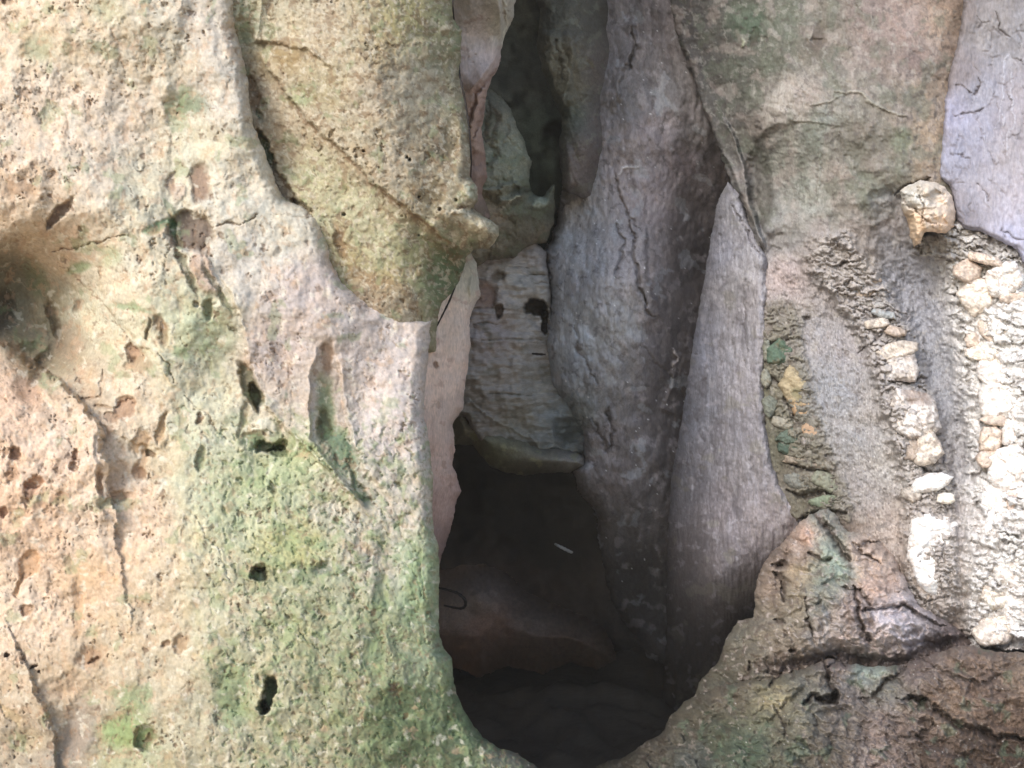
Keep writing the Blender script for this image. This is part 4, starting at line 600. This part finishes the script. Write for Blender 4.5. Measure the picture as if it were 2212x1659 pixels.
def fN(f):
    U, V = f.U, f.V
    f.d = 1.93+.0*U - .05*(1-((U-2005)/60)**2) + .02*fbm(U/30,V/30,3,4)
    f.c = idw([(1980,430,(206,204,196)),(2010,410,(200,186,168)),(2040,440,(232,208,184)),(2040,480,(222,190,158)),(1975,480,(214,182,144)),(1975,520,(214,184,150)),(2000,460,(214,196,176))], f.wu, f.wv, 14)*f.Lc
    f1, f2, i = worley(f.wu/36, f.wv/20, 8); f.d += .025*(i-.5)*ss(0,.15,f2-f1); mottle(f, .18, .06, 24, 7)
    f.crack([(1950,430),(1985,460),(2000,480)], 3, .02, (110,84,70), .7); f.crack([(1985,400),(1995,440),(1990,480),(2030,485)], 3, .018, (130,100,84), .7); pitted(f, -.05, .9, .005, (124,96,76), .6)
rock('stone', [(1946,412),(1965,398),(1990,390),(2020,394),(2042,404),(2056,425),(2066,460),(2062,490),(2040,503),(2014,502),(1996,500),(1988,526),(1974,534),(1966,500),(1956,470),(1946,440)], fN, M_stone, 2.1, 22, .06, .1, 3, 27, 1.0, label='cream and tan knob of rock jutting out below the lavender-grey slab', cat='stone')

# ================================================================== SMALL THINGS
def tube(name, pts, rad, mat, sides=6, **tags):
    P = np.array([world(np.array(u), np.array(v), np.array(d)) for u, v, d in pts]); Q = []
    for i in range(len(P)-1):
        p0 = P[max(i-1,0)]; p1 = P[i]; p2 = P[i+1]; p3 = P[min(i+2,len(P)-1)]
        for t in np.linspace(0, 1, 7)[:-1]:
            Q.append(.5*((2*p1)+(-p0+p2)*t+(2*p0-5*p1+4*p2-p3)*t*t+(-p0+3*p1-3*p2+p3)*t**3))
    Q.append(P[-1]); Q = np.array(Q); T_ = np.gradient(Q, axis=0); V_ = []; n = len(Q)
    for i in range(n):
        t = T_[i]/np.linalg.norm(T_[i]); a = np.cross(t, [.1,1,.2]); a /= np.linalg.norm(a); b = np.cross(t, a)
        r = rad*(.55+.45*math.sin(math.pi*(i+.6)/(n+.2)))*(1+.15*math.sin(i*1.7))
        for s in range(sides):
            w = 2*math.pi*s/sides; V_.append(Q[i]+r*(a*math.cos(w)+b*math.sin(w)))
    V_.append(Q[0]); V_.append(Q[-1]); fs = []
    for i in range(n-1):
        for s in range(sides): fs.append((i*sides+s, i*sides+(s+1)%sides, (i+1)*sides+(s+1)%sides, (i+1)*sides+s))
    V_ = np.array(V_); c = V_.mean(0)
    me = bpy.data.meshes.new(name); cap = [((s+1)%sides, s, n*sides) for s in range(sides)]+[((n-1)*sides+s, (n-1)*sides+(s+1)%sides, n*sides+1) for s in range(sides)]
    me.from_pydata([tuple(v) for v in V_-c], [], fs+cap); me.polygons.foreach_set('use_smooth', [True]*len(me.polygons)); me.materials.append(mat)
    o = bpy.data.objects.new(name, me); o.location = c; bpy.context.scene.collection.objects.link(o)
    return tag(o, **tags)
def plain(name, col, rough=.8):
    m = bpy.data.materials.new(name); m.use_nodes = True; N = m.node_tree.nodes; L = m.node_tree.links; b = N['Principled BSDF']; b.inputs['Roughness'].default_value = rough
    n = N.new('ShaderNodeTexNoise'); n.inputs['Scale'].default_value = 90; r = N.new('ShaderNodeValToRGB'); r.color_ramp.elements[0].color = (*[c*.6 for c in col],1); r.color_ramp.elements[1].color = (*[c*1.3 for c in col],1)
    L.new(n.outputs['Fac'], r.inputs['Fac']); L.new(r.outputs['Color'], b.inputs['Base Color']); return m
M_root = plain('dark root bark', (.03,.022,.018)); M_twig = plain('bleached wood', (.3,.29,.26))
tube('hanging_root', [(972,-160,1.66),(977,-20,1.64),(979,24,1.66),(985,80,1.9),(992,150,1.75),(996,178,1.665),(1004,215,1.665),(1011,260,1.67),(1016,310,1.67),(1018,352,1.69),(1016,400,1.9)], .0023, M_root, label='long thin dark root hanging along the upper right edge of the hanging rock', cat='root')
tube('hanging_root', [(1004,545,1.9),(1000,560,1.84),(992,590,1.85),(975,640,1.86),(962,668,1.86),(948,696,1.86),(938,716,1.9)], .0024, M_root, label='short straight dark root slanting below the tip of the hanging rock', cat='root')
tube('twig', [(1150,764,2.72),(1163,765,2.68),(1178,766,2.66)], .0045, M_root, label='short dark twig poking out of the layered rock', cat='twig')
tube('twig', [(1199,1175,2.9),(1208,1180,2.88),(1220,1186,2.88),(1232,1192,2.87),(1236,1193,2.88)], .0065, M_twig, label='small pale twig lying alone in the black opening', cat='twig')
tube('root_loop', [(940,1268,2.9),(965,1274,2.85),(985,1280,2.83),(1000,1290,2.82),(1006,1302,2.83),(1002,1312,2.86),(990,1314,2.9),(960,1308,3.0)], .006, M_root, label='dark curled root in the lower left of the black opening', cat='root')

# dim boulders at the bottom of the opening
def fT(c0, c1, am=.03):
    def g(f):
        f.d = tps(c0, f.U, f.V); f.c = idw(c1, f.wu, f.wv)*f.Lc; lumps(f, am, am*.4, .006, 90, 35, 12); mottle(f, .2, .05, 40, 9)
    return g
rock('boulder', [(860,1250),(940,1236),(1000,1222),(1050,1220),(1092,1236),(1120,1262),(1150,1288),(1200,1306),(1250,1326),(1300,1352),(1325,1395),(1330,1425),(1290,1446),(1230,1432),(1170,1456),(1100,1436),(1040,1462),(960,1436),(860,1450)],
  fT([(950,1250,3.1),(1050,1260,3.0),(1200,1340,3.1),(1000,1380,3.0),(1150,1390,3.1)], [(1050,1260,(96,78,68)),(1000,1300,(92,76,64)),(1050,1360,(100,70,52)),(1180,1330,(90,74,64)),(1200,1385,(80,60,46))]), M_damp, 3, 90, .7, .6, 5, 28, .45,
  label='dim reddish boulder half lost in the dark at the lower left of the opening', cat='boulder')

# ================================================================== THE CAVE ROUND IT
def shell(name, verts, faces, mat, **tags):
    me = bpy.data.meshes.new(name); me.from_pydata(verts, [], faces); me.materials.append(mat)
    o = bpy.data.objects.new(name, me); bpy.context.scene.collection.objects.link(o); return tag(o, **tags)
M_out = plain('dark cave rock', (.075,.062,.048), .9); M_gr = plain('pale trodden ground', (.42,.33,.23), .95)
shell('sky_block_shell', [(-2.6,1.35,-.05),(2.9,1.35,-.05),(2.9,1.35,4),(-2.6,1.35,4),(-2.6,7,-.05),(2.9,7,-.05),(2.9,7,4),(-2.6,7,4)], [(0,4,7,3),(1,2,6,5),(3,7,6,2),(4,5,6,7)], M_out, kind='structure')  # unseen box added round the rock to keep sky light from leaking in
n_ = 160; gx = np.linspace(-2.55, 2.85, n_); gy = np.linspace(1.9, 6.9, n_); GX, GY = np.meshgrid(gx, gy)
GZ = .1+.16*fbm(GX*1.9, GY*1.9, 5, 55, .6); idx = np.arange(n_*n_).reshape(n_, n_)
o = meshify('cave_floor', np.stack([GX, GY, GZ], -1).reshape(-1,3), np.stack([idx[:-1,:-1], idx[:-1,1:], idx[1:,1:], idx[1:,:-1]], -1).reshape(-1,4), None, M_out); o['kind'] = 'structure'
shell('ground', [(-14,-14,0),(14,-14,0),(14,14,0),(-14,14,0)], [(0,1,2,3)], M_gr, kind='structure')

hm = bpy.data.materials.new('glare_veil'); hm.use_nodes = True; hn = hm.node_tree; hn.nodes.remove(hn.nodes['Principled BSDF'])
pv = hn.nodes.new('ShaderNodeVolumePrincipled'); pv.inputs['Density'].default_value = .010; pv.inputs['Color'].default_value = (.92,.84,.74,1)  # thin volume added to imitate the milky veil of lens glare
hn.links.new(pv.outputs[0], hn.nodes['Material Output'].inputs['Volume'])
X, Y, Z0, Z1 = 15, 15, -1, 4.6
shell('glare_veil', [(-X,-Y,Z0),(X,-Y,Z0),(X,Y,Z0),(-X,Y,Z0),(-X,-Y,Z1),(X,-Y,Z1),(X,Y,Z1),(-X,Y,Z1)], [(0,3,2,1),(4,5,6,7),(0,1,5,4),(1,2,6,5),(2,3,7,6),(3,0,4,7)], hm, kind='stuff')

# ================================================================== LIGHT + CAMERA
sc = bpy.context.scene
w = bpy.data.worlds.new('World'); sc.world = w; w.use_nodes = True; nt = w.node_tree
sky = nt.nodes.new('ShaderNodeTexSky'); sky.sky_type = 'NISHITA'; sky.sun_disc = False
EL, AZ = 34, 40                      # the sun stands behind the camera, to the left
sky.sun_elevation = math.radians(EL); sky.sun_rotation = math.radians(180+AZ)
nt.links.new(sky.outputs[0], nt.nodes['Background'].inputs[0]); nt.nodes['Background'].inputs[1].default_value = .15
ld = bpy.data.lights.new('sun', 'SUN'); ld.energy = 1.5; ld.angle = math.radians(24); ld.color = (1,.95,.89)
so = bpy.data.objects.new('sun', ld); sc.collection.objects.link(so)
so.rotation_euler = (math.radians(90-EL), 0, math.radians(-AZ))
cd = bpy.data.cameras.new('camera'); cam = bpy.data.objects.new('camera', cd); sc.collection.objects.link(cam)
cam.location = (0,0,CAMZ); cam.rotation_euler = (math.radians(90),0,0)
cd.sensor_width = 36; cd.lens = 36*F/2212; cd.clip_end = 300; cd.clip_start = .02
sc.camera = cam
sc.view_settings.view_transform = 'Standard'; sc.view_settings.look = 'None'; sc.view_settings.gamma = 1
sc.view_settings.exposure = 1.0
